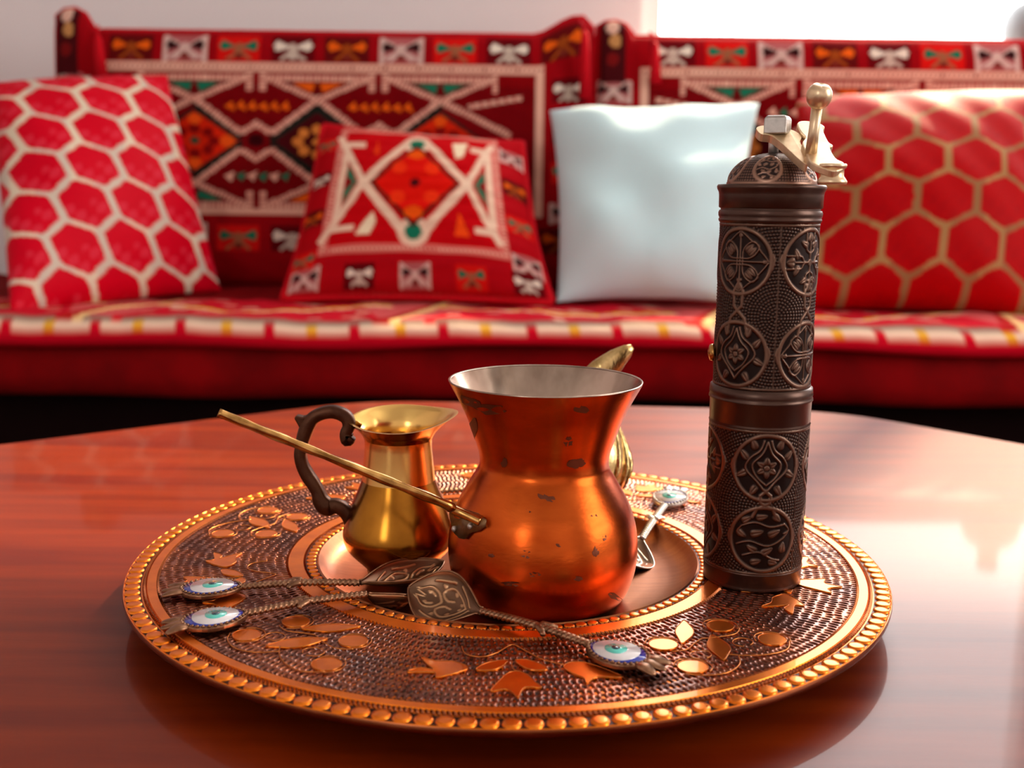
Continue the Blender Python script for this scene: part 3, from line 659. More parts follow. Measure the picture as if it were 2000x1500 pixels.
# ------------------------------------------------------------------ relief painting
class Relief:
    def __init__(s, W, H, nu, nv, wrap=True):
        s.W, s.Hh, s.nu, s.nv = W, H, nu, nv
        s.x = np.linspace(0, W, nu, endpoint=not wrap); s.y = np.linspace(0, H, nv); s.Z = np.zeros((nu, nv)); s.dx = s.x[1]-s.x[0]; s.dy = s.y[1]-s.y[0]
    def win(s, x0, x1, y0, y1):
        i0, i1 = max(0, int(x0/s.dx)-1), min(s.nu, int(x1/s.dx)+2); j0, j1 = max(0, int(y0/s.dy)-1), min(s.nv, int(y1/s.dy)+2)
        return slice(i0, max(i0, i1)), slice(j0, max(j0, j1))
    def stroke(s, pts, w, h, base=0.0):
        for (x0, y0), (x1, y1) in zip(pts[:-1], pts[1:]):
            I, J = s.win(min(x0, x1)-w, max(x0, x1)+w, min(y0, y1)-w, max(y0, y1)+w)
            X = s.x[I][:, None]; Y = s.y[J][None]
            if X.size == 0 or Y.size == 0: continue
            L2 = (x1-x0)**2+(y1-y0)**2+1e-9; t = np.clip(((X-x0)*(x1-x0)+(Y-y0)*(y1-y0))/L2, 0, 1)
            d = np.hypot(X-x0-t*(x1-x0), Y-y0-t*(y1-y0))/(w/2)
            v = base+h*np.sqrt(np.clip(1-d**2.4, 0, 1)); s.Z[I, J] = np.where(d < 1, np.maximum(s.Z[I, J], v), s.Z[I, J])
    def ellipse(s, cx, cy, a, b, ang, h, base=0.0, hollow=False):
        m = max(a, b); I, J = s.win(cx-m, cx+m, cy-m, cy+m); X = s.x[I][:, None]-cx; Y = s.y[J][None]-cy
        if X.size == 0 or Y.size == 0: return
        u = (X*math.cos(ang)+Y*math.sin(ang))/a; v = (-X*math.sin(ang)+Y*math.cos(ang))/b
        v = v*(1+.45*u); d = np.hypot(u, v)
        val = base+h*np.clip(1-d**3, 0, 1)**.5 - .35*h*np.exp(-(v/.16)**2)*(d < .8)
        s.Z[I, J] = np.where(d < 1, np.maximum(s.Z[I, J], val), s.Z[I, J])
    def disc_set(s, cx, cy, r, val):
        I, J = s.win(cx-r, cx+r, cy-r, cy+r); X = s.x[I][:, None]-cx; Y = s.y[J][None]-cy
        if X.size: s.Z[I, J] = np.where(np.hypot(X, Y) < r, val, s.Z[I, J])
def arc(cx, cy, r, a0, a1, n=14, ry=None):
    return [(cx+r*math.cos(a), cy+(ry or r)*math.sin(a)) for a in np.linspace(a0, a1, n)]
def medallion(R, cx, cy, r, kind):
    R.disc_set(cx, cy, r, 0.0)
    R.stroke(arc(cx, cy, r, 0, 2*math.pi, 60), .0018, 1.0)
    k = r/15e-3; w = .0009*k**.5
    def T(pts, ang, mir=1): return [(cx+k*(mir*x*math.cos(ang)-y*math.sin(ang))*1e-3, cy+k*(mir*x*math.sin(ang)+y*math.cos(ang))*1e-3) for x, y in pts]
    def st(pts, ang, mir=1, ww=1.0):
        sp = [(p[0], p[1]) for p in spline([Vector((x, y, 0)) for x, y in pts], 5)]; R.stroke(T(sp, ang, mir), w*ww, .9)
    def lf(x, y, a, b, an, ang, mir=1):
        (px, py), = T([(x, y)], ang, mir); R.ellipse(px, py, a*k*1e-3, b*k*1e-3, (an if mir == 1 else math.pi-an)+ang, .95)
    if kind == 'cross':
        for q in range(4):
            g = q*math.pi/2+math.pi/4
            for m in (1, -1):
                st([(1.0, 1.0), (3.2, 2.6), (6.0, 2.2), (9.0, 4.8), (11.5, 7.2)], g, m, 1.1); lf(3.2, 8.6, 2.7, 1.5, 1.9, g+math.pi/4*0, m)
            st([(0, 1.2), (0, 6.0), (0, 9.0)], g+math.pi/4, 1, .9); lf(0, 11.4, 2.2, 2.4, 1.57, g+math.pi/4)
        R.disc_set(cx, cy, .0016*k, .8)
    elif kind == 'four':
        for q in range(4):
            g = q*math.pi/2
            st([(0, 0), (0, 11.5)], g, 1, .9)
            for m in (1, -1):
                st([(0, 1.5), (4.6, 1.6), (7.8, 3.6), (9.2, 7.2), (5.6, 9.6), (2.2, 12.4), (.4, 13.6)], g, m, .9)
                lf(4.8, 6.2, 2.6, 1.5, .8, g, m)
            lf(0, 12.2, 1.3, 1.0, 1.57, g)
    elif kind == 'heart':
        for m in (1, -1):
            st([(0, -11.5), (4, -6.5), (9.5, -.5), (7.5, 4.5), (3.2, 8.2), (1.6, 12.6)], 0, m, 1.1); st([(0, 12.0), (2.2, 6.5), (6.5, 1.5), (4.5, -4), (0, -8)], 0, m)
            for (x, y, an) in ((10.5, 5.8, .9), (11.5, -3.2, -.5), (5.8, -10.6, -1.0), (6.2, 11.0, 1.2)): lf(x, y, 2.8, 1.6, an, 0, m)
        for q in range(6): lf(0, 3.2, 1.8, 1.4, 1.57, q*math.pi/3)
        R.disc_set(cx, cy, .0012*k, .9)
    else:
        st([(-12, -3), (-6, -1), (2, -3), (9, 0), (12, 3)], 0); st([(-10, 6), (-4, 8), (3, 6), (10, 7)], 0); st([(-9, -8), (-2, -6), (4, -9), (8, -10)], 0)
        for (x, y, a, b, an) in ((-8, 9, 2.6, 1.6, .6), (-1, 10.6, 2.8, 1.5, .2), (6, 10, 2.4, 1.6, -.7), (-10, 2, 2.6, 1.6, -.5), (-3, 3, 3.2, 1.7, .3), (5, 3, 3.2, 1.6, .4), (-5, -4.6, 2.8, 1.6, 2.6),
                               (2, -5.5, 3.0, 1.6, .5), (9.5, -4, 2.6, 1.8, 1.5), (-3, -10.6, 2.6, 1.5, .3), (5, -11, 2.4, 1.4, -.2)): lf(x, y, a, b, an, 0)
        st([(-10, 6), (-12, 3), (-9, 1.5)], 0); st([(10, 7), (12.5, 4), (10, 2.5)], 0)
def mill_section(name, parent, c, r, z0, z1, mids, seamang, flip_design=False):
    """mids: list of (angle deg from camera-facing direction, z, radius, kind)"""
    H = z1-z0; nu = 460; nv = max(60, int(H/.00029)); Wc = 2*math.pi*r; R = Relief(Wc, H, nu, nv)
    X, Y = np.meshgrid(R.x, R.y, indexing='ij')
    # pearled ground following curved rows
    sp = .00135
    cx0, cy0 = Wc/2, H*.45
    rad = np.hypot((X-cx0+Wc*.25) % (Wc*.5)-Wc*.25, (Y-cy0)*1.0)+1e-6; tan = np.arctan2(Y-cy0, (X-cx0+Wc*.25) % (Wc*.5)-Wc*.25)
    rowi = np.floor(rad/sp); nn = np.maximum(1, np.round(2*math.pi*(rowi+.5))); f1 = rad/sp-rowi-.5; f2 = ((tan/(2*math.pi)*nn) % 1)-.5
    R.Z = .62*np.clip(1-(f1**2+f2**2)*5.0, 0, 1)**.7
    for dz in (.0007, H-.0007): R.stroke([(0, dz), (Wc, dz)], .0012, .8)
    for i, (ad, zz, rr, kd) in enumerate(mids):
        s0 = (Wc/2+math.radians(ad)*r)
        cyy = zz-z0
        for off in (-Wc, 0, Wc):
            if -rr*1.2 < s0+off < Wc+rr*1.2: medallion(R, s0+off, cyy, rr, kd)
    # linking straps between medallions above and below
    for i in range(0, len(mids)-1):
        for j in range(i+1, len(mids)):
            if abs(mids[i][0]-mids[j][0]) < 3:
                x = Wc/2+math.radians(mids[i][0])*r; ya, yb = sorted((mids[i][1]-z0, mids[j][1]-z0)); ym = (ya+mids[j][2]+yb-mids[i][2])/2; g = max(.0035, (yb-ya-2*rr)/2+.0028)
                pts = [(x+.010*math.sin(w)*(abs(math.sin(w))), ym+g*2.1*(w/math.pi-.5)*1.0) for w in np.linspace(0, math.pi, 5)]
                for m in (1, -1): R.stroke([(x+m*.0050, ym-g*1.3), (x+m*.0034, ym-g*.5), (x-m*.0018, ym+g*.1), (x-m*.0022, ym+g*.8), (x+m*.0006, ym+g*1.35)], .0016, .95)
    for i in range(len(mids)):     # side hooks towards the neighbour
        x = Wc/2+math.radians(mids[i][0])*r; y = mids[i][1]-z0; rr = mids[i][2]
        for m in (1, -1): R.stroke([(x+m*(rr+.0002), y-.003), (x+m*(rr+.0012), y+.0006), (x+m*(rr+.0004), y+.003)], .0014, .95)
    sx = Wc/2+math.radians(seamang)*r; R.stroke([(sx, 0), (sx, H)], .0007, .6)
    A = -math.pi/2+(R.x-Wc/2)/r        # facing the camera side = -Y
    hh = R.Z*.00050
    AA = np.repeat(A[:, None], nv, 1); RR = r-.0003+hh
    P = np.stack([c[0]+RR*np.cos(AA), c[1]+RR*np.sin(AA), z0+Y], -1).reshape(-1, 3)
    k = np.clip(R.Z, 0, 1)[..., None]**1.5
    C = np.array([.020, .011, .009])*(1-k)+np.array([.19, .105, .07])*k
    mesh(name, P, grid_faces(nu, nv, True), M_millr, parent, True, C.reshape(-1, 3))
_m = at_z(1468, 1158, RZ); MC = (at_z(1469, 1128, RZ)[0], _m[1]+.0208)
def zmill(v, dy=0): return at_y(1505, v, MC[1]+dy)[2]
mill = empty('spice_mill', (MC[0], MC[1], RZ), 'tall dark bronze spice mill with embossed medallions and folded crank, standing on the tray', 'spice mill')
def build_mill():
    r = .0210
    zb = RZ; z1 = zmill(1096); z2 = zmill(822); z3 = zmill(775); z4 = zmill(752); z5 = zmill(435); z6 = zmill(428); z7 = zmill(405); z8 = zmill(362)
    z1 = zb+.0075
    vf = lathe([(.0, zb+.0003), (.0196, zb+.0003), (.0207, zb), (.0210, zb+.0006), (.0207, zb+.0012), (.0209, zb+.002), (.0211, z1-.0006), (.0214, z1), (.0209, z1+.0005)], MC, 120, False); mesh('base_cap', *vf, M_mill, mill)
    H = z2-z1; ra = H*.235; a = z1+ra+.0012; b = z2-ra-.0012; ra = min(ra, .0158)*.94
    mids = [(g, b, ra, k) for g, k in ((-2, 'heart'), (88, 'four'), (178, 'heart'), (-92, 'cross'))]+[(g, a, ra, k) for g, k in ((-2, 'swirl'), (88, 'cross'), (178, 'swirl'), (-92, 'heart'))]
    mill_section('lower_relief', mill, MC, .0211, z1, z2, mids, 38)
    vf = lathe([(.0209, z2-.0002), (.0214, z2+.0004), (.0209, z2+.0009), (.0212, z2+.0015), (.0213, z3-.0006), (.0218, z3), (.0217, z3+.0008), (.0213, z3+.0012), (.0217, z3+.0022), (.0214, z4), (.0203, z4+.0006)], MC, 120); mesh('joint_collar', *vf, M_mill, mill)
    H = z5-z4; ra2 = min(.0142, H*.215)*.93; a = z4+ra2+.0020; b = z5-ra2-.0022
    mids = [(g, b, ra2, k) for g, k in ((-46, 'four'), (42, 'cross'), (134, 'heart'), (-136, 'heart'))]+[(g, a, ra2, k) for g, k in ((-46, 'heart'), (42, 'four'), (134, 'cross'), (-136, 'cross'))]
    mill_section('upper_relief', mill, MC, .0204, z4+.0005, z5, mids, 0)
    vf = lathe([(.0202, z5-.0002), (.0207, z5+.0003), (.0210, z5+.001), (.0210, z6), (.0207, z6+.0004), (.0211, z6+.0014), (.0212, z6+.0026), (.0208, z6+.0036)], MC, 120); mesh('top_collar', *vf, M_mill, mill)
    zt = z8
    mesh('inner_sleeve', *lathe([(.0203, z6+.003), (.0203, z7+.001)], MC, 80), M_mill, mill)
    vf = lathe([(.0207, z7-.0004), (.0211, z7), (.0212, zt-.004), (.0214, zt-.0028), (.0220, zt-.0016), (.0222, zt-.0006), (.0218, zt+.0002), (.019, zt+.0002), (.0180, zt)], MC, 120); mesh('lid', *vf, M_mill, mill)
    # engraved dome
    Rd = .0181; Hd = .0130; nu, nv = 260, 60; Wc = 2*math.pi*Rd
    R = Relief(Wc, .0205, nu, nv); X, Y = np.meshgrid(R.x, R.y, indexing='ij')
    R.Z = .6*np.clip(1-5*((((X/.0012) % 1)-.5)**2+(((Y/.0012) % 1)-.5)**2), 0, 1)
    for g in (-20, 55, 130, 205, 280): medallion(R, (Wc/2+math.radians(g)*Rd) % Wc, .0075, .0062, 'swirl')
    R.stroke([(0, .0006), (Wc, .0006)], .0016, .9)
    th_ = Y/.0205*math.pi/2; rr = Rd*np.cos(th_); zz = zt+Hd*np.sin(th_); A = -math.pi/2+(X-Wc/2)/Rd; hh = R.Z*.0004
    P = np.stack([MC[0]+(rr+hh*np.cos(th_))*np.cos(A), MC[1]+(rr+hh*np.cos(th_))*np.sin(A), zz+hh*np.sin(th_)], -1).reshape(-1, 3)
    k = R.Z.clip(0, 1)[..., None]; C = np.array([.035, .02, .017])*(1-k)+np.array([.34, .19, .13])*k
    mesh('dome', P, grid_faces(nu, nv, True), M_millr, mill, True, C.reshape(-1, 3))
    zd = zt+Hd
    vf = lathe([(.0021, zd-.001), (.0021, zmill(262))], MC, 20, True, True); mesh('shaft', *vf, M_nut, mill)
    # square nut, turned so that one edge shows right of its middle
    zn0, zn1 = zmill(262), zmill(226); s = .0046; V = []
    cx, cy = at_y(1519, 245, MC[1])[0], MC[1]
    for (k_, z_) in ((1, zn0), (1, zn1-.0012), (.8, zn1)):
        for q in range(4):
            w = math.radians(45+90*q-28); V.append((cx+s*1.414*k_*math.cos(w), cy+s*1.414*k_*math.sin(w), z_))
    Fc = [(3, 2, 1, 0), (8, 9, 10, 11)]+[(l*4+i, l*4+(i+1) % 4, l*4+4+(i+1) % 4, l*4+4+i) for l in (0, 1) for i in range(4)]
    o = mesh('square_nut', V, Fc, M_nut, mill, False); bevel(o, .0005, 2, 30)
    # folded crank: inner arm, outer arm, boss and knob post
    def pl(q, k=.00030, v0=262, y0=None): return [at_y(u, v, (y0 or MC[1])-(v-v0)*k) for u, v in q]
    def platep(name, q, th, k, v0, y0=None):
        pts = [Vector(p) for p in spline(pl(q, k, v0, y0), 4, True)]
        n = (pts[len(pts)//3]-pts[0]).cross(pts[2*len(pts)//3]-pts[0]).normalized()
        if n[2] < 0: n = -n
        o = mesh(name, *extrude(pts, -n*th), M_crank, mill, False); recalc(o); bevel(o, .0005, 2, 40); return o
    arm = [(1477, 251), (1484, 246), (1500, 245), (1520, 250), (1545, 253), (1560, 260), (1566, 268), (1563, 277), (1570, 290), (1576, 310), (1578, 320), (1570, 318), (1552, 303), (1535, 287), (1520, 274), (1505, 264), (1486, 261)]
    platep('inner_arm', arm, .0034, .00042, 255)
    arm2 = [(1557, 242), (1564, 236), (1580, 236), (1600, 240), (1611, 247), (1608, 254), (1618, 276), (1627, 283), (1621, 288), (1632, 308), (1648, 317), (1649, 327), (1630, 333), (1608, 327), (1584, 316), (1574, 297), (1567, 279), (1573, 268), (1563, 256)]
    platep('outer_arm', arm2, .0030, .00052, 262, MC[1]-.006)
    b0 = at_y(1627, 322, MC[1]-.006-.0312)
    zz = b0[2]; bc = (b0[0], b0[1])
    vf = lathe([(.0001, zz-.0072), (.0054, zz-.0072), (.0056, zz-.0062), (.0049, zz-.0052), (.0042, zz-.0042), (.0042, zz-.0016), (.0050, zz-.0010), (.0052, zz-.0001), (.0048, zz+.0004), (.0030, zz+.0004), (.0026, zz-.0008), (.0001, zz-.0008)], bc, 40); mesh('pivot_boss', *vf, M_crank, mill)
    p0 = at_y(1583, 306, MC[1]-.024); p1 = at_y(1596, 205, MC[1]-.026); p2 = at_y(1601, 189, MC[1]-.027)
    dd = Vector((.10, -.42, .90)).normalized()
    o = mesh('knob_post', *tube([p0, p0.lerp(p1, .5), p1], [.0024, .0020, .0021], 18), M_crank, mill)
    kc = at_y(1600, 187, MC[1]-.027); kk = []
    for (a_, r_) in ((-.0050, .0018), (-.0042, .0030), (-.0028, .0042), (-.0010, .0048), (.0008, .0049), (.0024, .0044), (.0036, .0035), (.0041, .0029), (.0037, .0025), (.0031, .0022), (.0030, .0012), (.0033, .0003)): kk.append((a_, r_))
    mesh('knob', *tube([kc+dd*a_ for a_, r_ in kk], [r_ for a_, r_ in kk], 32), M_crank, mill)
    # side knob low on the upper body
    kp = at_y(1398, 688, MC[1]); x0 = MC[0]-.0202
    mesh('side_stud', *tube([(x0+.001, MC[1], kp[2]), (x0-.0006, MC[1], kp[2]), (x0-.0009, MC[1], kp[2]), (x0-.0022, MC[1], kp[2]), (x0-.0030, MC[1], kp[2])], [.0015, .0015, .0037, .0034, .0012], 24), M_rod, mill)
build_mill()
# ------------------------------------------------------------------ copper coffee pot
WZ = RZ-.0085; PY = at_z(1061, 1163, WZ)[1]; PX = at_y(1061, 1000, PY)[0]
pot = empty('copper_coffee_pot', (PX, PY, WZ), 'hourglass-shaped copper coffee pot with long thin brass handle, in the tray well', 'coffee pot')
def prof_px(rows, d, u, zlast=None):
    out = []
    for v, r in rows:
        p = at_y(u, v, d); zc = d*math.cos(PITCH)+(CZ-p[2])*math.sin(PITCH); out.append((r*zc/F, p[2]))
    return out
def build_pot():
    rows = [(1180, 134), (1172, 144), (1160, 155), (1140, 167), (1115, 177), (1090, 182.5), (1060, 184.5), (1030, 182), (1000, 175), (975, 165), (950, 151), (930, 139), (915, 130), (903, 126), (885, 127), (865, 133), (840, 142), (810, 154), (780, 169), (755, 183), (743, 189.5)]
    pr = prof_px(rows, PY, 1061)
    zs = pr[0][1]
    pr = [(0.0005, WZ+.0004), (pr[0][0]*.86, WZ+.0004), (pr[0][0]*.93, WZ+.0009)]+[(r, max(z, WZ+.0016)) for r, z in pr]
    # smooth
    P = spline([Vector((r, z, 0)) for r, z in pr[2:]], 4); prs = pr[:2]+[(p[0], p[1]) for p in P]
    mesh('body', *lathe(prs, (PX, PY), 160, True), M_pot, pot)
    rt, zt = prs[-1]
    rim = [(rt, zt), (rt+.0001, zt+.0003), (rt-.0003, zt+.0006), (rt-.0009, zt+.0002)]
    mesh('rim', *lathe(rim, (PX, PY), 160), M_tin, pot)
    inner = [(max(.0005, r-.0009), z+(.0006 if r < .03 and z < WZ+.01 else 0)) for r, z in prs[1:]][::-1]+[(.0005, WZ+.0014)]
    mesh('tin_lining', *lathe(inner, (PX, PY), 160), M_tin, pot)
    # dark patina stains: thin flecks lying on the copper
    def surf(u, v):
        # intersect pixel ray with the pot surface (front side)
        d = ray(u, v); o = Vector((0, 0, CZ))
        Rz = np.array([q[0] for q in prs[2:]]); Zz = np.array([q[1] for q in prs[2:]])
        t = .36; best = (9, None)
        for _ in range(400):
            p = o+d*t; rr = math.hypot(p[0]-PX, p[1]-PY); g = rr-np.interp(p[2], Zz, Rz)
            if g < 0: return p
            if g < best[0]: best = (g, p)
            t += .0004
        p = best[1]; k = 1-best[0]/math.hypot(p[0]-PX, p[1]-PY)      # just past the silhouette: fold back onto the surface
        return Vector((PX+(p[0]-PX)*k, PY+(p[1]-PY)*k, p[2]))
    r9 = random.Random(4)
    flecks = [(1137, 800, 13, 7, .1), (1125, 905, 15, 8, -.25), (925, 838, 7, 17, .1), (958, 800, 26, 9, .1), (920, 785, 18, 8, .4), (1068, 972, 14, 7, .4), (1028, 1082, 11, 7, 0), (1200, 1165, 14, 5, .5), (1110, 862, 7, 9, .3), (985, 905, 5, 9, .1),
              (1160, 1010, 5, 6, 0), (1045, 1122, 9, 4, 0), (1163, 1078, 5, 9, 0), (1033, 995, 5, 5, 0), (1090, 1065, 6, 3, 0), (1180, 1050, 4, 5, 0), (1000, 1140, 16, 4, .1), (1128, 1130, 8, 4, .2), (960, 1085, 5, 4, 0)]
    V = []; Fc = []
    for (u, v, a, b, ro) in flecks:
        a, b = a*1.25, b*1.2
        n = 14; c = surf(u, v)
        if c is None: continue
        o0 = len(V); ok = True; ring = []
        for i in range(n):
            w = 2*math.pi*i/n; k = .75+.4*r9.random(); x, y = a*k*math.cos(w), b*k*math.sin(w)
            p = surf(u+x*math.cos(ro)-y*math.sin(ro), v+x*math.sin(ro)+y*math.cos(ro))
            if p is None: ok = False; break
            ring.append(p)
        if not ok: continue
        nrm = Vector((c[0]-PX, c[1]-PY, 0)).normalized()*.00022
        V.append(c+nrm*1.3); V += [p+nrm for p in ring]
        Fc += [(o0, o0+1+(i+1) % n, o0+1+i) for i in range(n)]
    st = mesh('patina_stains', V, Fc, M_potspot, pot, True); st['kind'] = 'stuff'
    # bracket plate, wrapped on the belly
    def onpot(u, v, off=.0010):
        p = surf(u, v); n = Vector((p[0]-PX, p[1]-PY, 0)).normalized(); return p+n*off, n
    outl = [(884, 986), (895, 990), (915, 996), (935, 1002), (951, 1014), (950, 1028), (938, 1036), (922, 1040), (912, 1052), (903, 1050), (893, 1040), (888, 1022), (884, 1004)]
    top = []; bot = []
    for u, v in outl:
        p, n = onpot(u, v, .0016); top.append(p); bot.append(p-n*.0018)
    n_ = len(top); cp, cn = onpot(916, 1016, .0020)
    V = [cp]+top+bot; Fc = [(0, 1+(i+1) % n_, 1+i) for i in range(n_)]+[(1+i, 1+(i+1) % n_, 1+n_+(i+1) % n_, 1+n_+i) for i in range(n_)]
    br = mesh('handle_bracket', V, Fc, M_bracket, pot); recalc(br)
    for u, v in ((925, 1026), (895, 1032)):
        p, n = onpot(u, v, .0018); mesh('rivet', *tube([p-n*.001, p+n*.0003, p+n*.0008, p+n*.0011], [.0012, .0013, .0010, .0003], 14), M_nut, br)
    # long handle rod: squared bar, gently twisted
    A = onpot(947, 1015, .0024)[0]; B = onpot(915, 1000, .0046)[0]; E = at_y(427, 806, PY-.052)
    C1 = at_y(870, 985, A[1]-.003)
    pts = []
    raw = spline([A, B.lerp(C1, .5), C1, C1.lerp(E, .35), C1.lerp(E, .7), E], 14); m = len(raw); V = []
    for i, p in enumerate(raw):
        f = i/(m-1); t = (raw[min(i+1, m-1)]-raw[max(i-1, 0)]).normalized(); a = Vector((0, -.3, 1)).cross(t).normalized(); b = t.cross(a)
        tw = .25+2.2*max(0, f-.30)*math.pi*1.2; wob = 1+.06*math.sin(f*70)*(f > .35)
        ww = (.0020+.0010*max(0, 1-f/.14)-.0004*f)*wob; hh = (.0018 if f < .2 else .0017-.0002*f)*wob
        for k in range(8):
            w = math.pi/4*k+math.pi/8; cxx = math.copysign(abs(math.cos(w))**.6, math.cos(w)); syy = math.copysign(abs(math.sin(w))**.6, math.sin(w))
            x, y = ww*cxx, hh*syy; V.append(p+a*(x*math.cos(tw)-y*math.sin(tw))+b*(x*math.sin(tw)+y*math.cos(tw)))
    Fc = [(i*8+k, i*8+(k+1) % 8, (i+1)*8+(k+1) % 8, (i+1)*8+k) for i in range(m-1) for k in range(8)]+[tuple(range(8))[::-1], tuple((m-1)*8+k for k in range(8))]
    o = mesh('rod_handle', V, Fc, M_rod, pot, True); recalc(o)
build_pot()
# ------------------------------------------------------------------ small brass jug
JB = at_z(776, 1112, WZ); JY = JB[1]; JX = at_y(779, 1000, JY)[0]
jug = empty('brass_jug', (JX, JY, WZ), 'small polished brass milk jug with dark scroll handle, left of the copper pot', 'jug')
def build_jug():
    rows = [(1118, 62), (1112, 60), (1104, 64), (1092, 76), (1078, 91), (1063, 103), (1045, 108.5), (1028, 107), (1005, 100), (982, 91), (960, 81), (940, 73), (920, 66), (900, 61.5), (880, 61), (862, 64), (848, 70)]
    pr = prof_px(rows, JY, 779); pr = [(.0005, WZ+.0004), (pr[0][0], WZ+.0004)]+[(r, max(z, WZ+.001)) for r, z in pr[1:]]
    P = spline([Vector((r, z, 0)) for r, z in pr[1:]], 3); prs = [pr[0]]+[(p[0], p[1]) for p in P]
    seg = 120; V = []
    rt, zt = prs[-1]
    # flared lip rings: (fraction, shape)
    def lip(a, f):
        ca, sa = math.cos(a), math.sin(a)
        sp = math.exp(-((a+.10)/.70)**2) if a < math.pi else math.exp(-((a-2*math.pi+.10)/.70)**2)     # pouring lip to the right
        hd = math.exp(-((a-math.pi)/.30)**2)                                                          # narrow tongue at the handle
        R_ = .0218+.0056*sp+.0024*hd-.0004*abs(sa)**2
        z = .0072+.0036*sp-.0014*hd+.0026*sa
        return rt+(R_-rt)*f**1.25, zt+z*f
    fr = [.2, .4, .6, .8, 1.0]
    for i in range(seg):
        a = 2*math.pi*i/seg
        for r, z in prs: V.append((JX+r*math.cos(a), JY+r*math.sin(a), z))
        for f in fr:
            r, z = lip(a, f); V.append((JX+r*math.cos(a), JY+r*math.sin(a), z))
    n = len(prs)+len(fr); mesh('body', V, [tuple(map(int, q)) for q in grid_faces(seg, n, True)], M_brass, jug)
    V = []
    inn = [.0, .25, .5, .75, .93, 1.0]
    zin = [(.0005, WZ+.002), (.012, WZ+.002), (.022, WZ+.016), (.018, WZ+.03), (rt-.001, zt-.006)]
    for i in range(seg):
        a = 2*math.pi*i/seg
        for r, z in zin: V.append((JX+r*math.cos(a), JY+r*math.sin(a), z))
        for f in inn:
            r, z = lip(a, f); k = .0009 if f < 1 else 0; V.append((JX+(r-k)*math.cos(a), JY+(r-k)*math.sin(a), z+(.0005 if f < 1 else 0)))
    n = len(zin)+len(inn); mesh('lining', V, [tuple(map(int, q))[::-1] for q in grid_faces(seg, n, True)], M_brassin, jug)
    # scroll handle: swept slab with swelling knuckles
    yh = JY-.002
    path = [(686, 852, 8), (680, 858, 10.5), (676, 846, 9), (682, 832, 9.5), (679, 818, 9.5), (668, 809, 9.5), (650, 804, 9.5), (630, 807, 9.5), (612, 816, 10), (602, 830, 11), (595, 848, 10.5), (590, 868, 9.5), (587, 888, 9), (591, 908, 9), (601, 928, 9.5), (612, 944, 9.5), (621, 960, 9.5), (626, 975, 11.5), (634, 986, 13), (644, 990, 12.5), (656, 988, 10.5), (667, 992, 10), (677, 1002, 9.5), (684, 1014, 10), (687, 1028, 9.5), (689, 1038, 8)]
    pts = spline([Vector((u, v, r)) for u, v, r in path], 5); V = []; m = len(pts)
    tk = .0032
    for i, p in enumerate(pts):
        a = pts[max(i-1, 0)]; b = pts[min(i+1, m-1)]; t = Vector((b[0]-a[0], b[1]-a[1])).normalized(); nx = Vector((-t[1], t[0]))
        for s1, yy in ((-1, -.6), (-.75, -1), (.75, -1), (1, -.6), (1, .6), (.75, 1), (-.75, 1), (-1, .6)):
            q = at_y(p[0]+nx[0]*p[2]*1.28*s1, p[1]+nx[1]*p[2]*1.28*s1, yh); V.append(q+Vector((0, yy*tk, 0)))
    Fc = [(i*8+k, i*8+(k+1) % 8, (i+1)*8+(k+1) % 8, (i+1)*8+k) for i in range(m-1) for k in range(8)]+[tuple(range(8))[::-1], tuple((m-1)*8+k for k in range(8))]
    h = mesh('scroll_handle', V, Fc, M_handle, jug); recalc(h)
    sp = [(606, 812), (590, 815), (577, 812), (574, 818), (580, 828), (586, 840), (592, 850), (604, 836)]
    o = mesh('handle_spur', *extrude([at_y(u, v, yh-.0027) for u, v in sp], (0, .0054, 0)), M_handle, h, False); recalc(o); bevel(o, .0006, 2)
    q = at_y(693, 829, JY); mesh('handle_joint', *tube([at_y(684, 828, yh), at_y(697, 828, JY), at_y(706, 832, JY)], [.0016, .0016, .001], 10), M_brass, h)
build_jug()
# ------------------------------------------------------------------ brass ewer half hidden behind the pot
def build_ewer():
    y = .560; x = at_y(1140, 960, y)[0]; zb = RZ-.0006
    root = empty('brass_ewer', (x, y, zb), 'leaf-engraved brass ewer with raised pointed spout, standing behind the copper pot', 'ewer')
    pr = [(.0005, zb), (.018, zb), (.019, zb+.002), (.0175, zb+.005), (.0215, zb+.012), (.0238, zb+.020), (.0232, zb+.029), (.0200, zb+.040), (.0160, zb+.049), (.0120, zb+.056), (.0095, zb+.062), (.0100, zb+.066)]
    P = [(p[0], p[1]) for p in spline([Vector((r, z, 0)) for r, z in pr], 4)]
    mesh('body', *lathe(P, (x, y), 96, True), M_ewer, root)
    for k in range(18):        # raised leaves round the belly
        a = 2*math.pi*k/18; pts = []
        for t in np.linspace(0, 1, 9):
            z = zb+.012+.036*t; r = float(np.interp(z, [p[1] for p in P[8:]], [p[0] for p in P[8:]]))+.0002; pts.append((x+r*math.cos(a+t*.5), y+r*math.sin(a+t*.5), z))
        mesh('raised_leaf', *tube(pts, [.0003, .0012, .0019, .0022, .0020, .0016, .0011, .0007, .0002], 6, flat=.35, up=(0, 0, 1)), M_ewer, root)
    # spout: tapering open trough rising to the right
    sy = y-.004
    lo = [at_y(1120, 800, sy), at_y(1150, 760, sy), at_y(1178, 725, sy), at_y(1205, 700, sy), at_y(1226, 684, sy), at_y(1235, 677, sy)]
    V, Fc = tube(lo, [.0105, .0095, .0078, .0056, .0034, .0014], 24, True, .62, up=(0, 1, 0)); o = mesh('spout', V, Fc, M_ewer, root); recalc(o)
build_ewer()
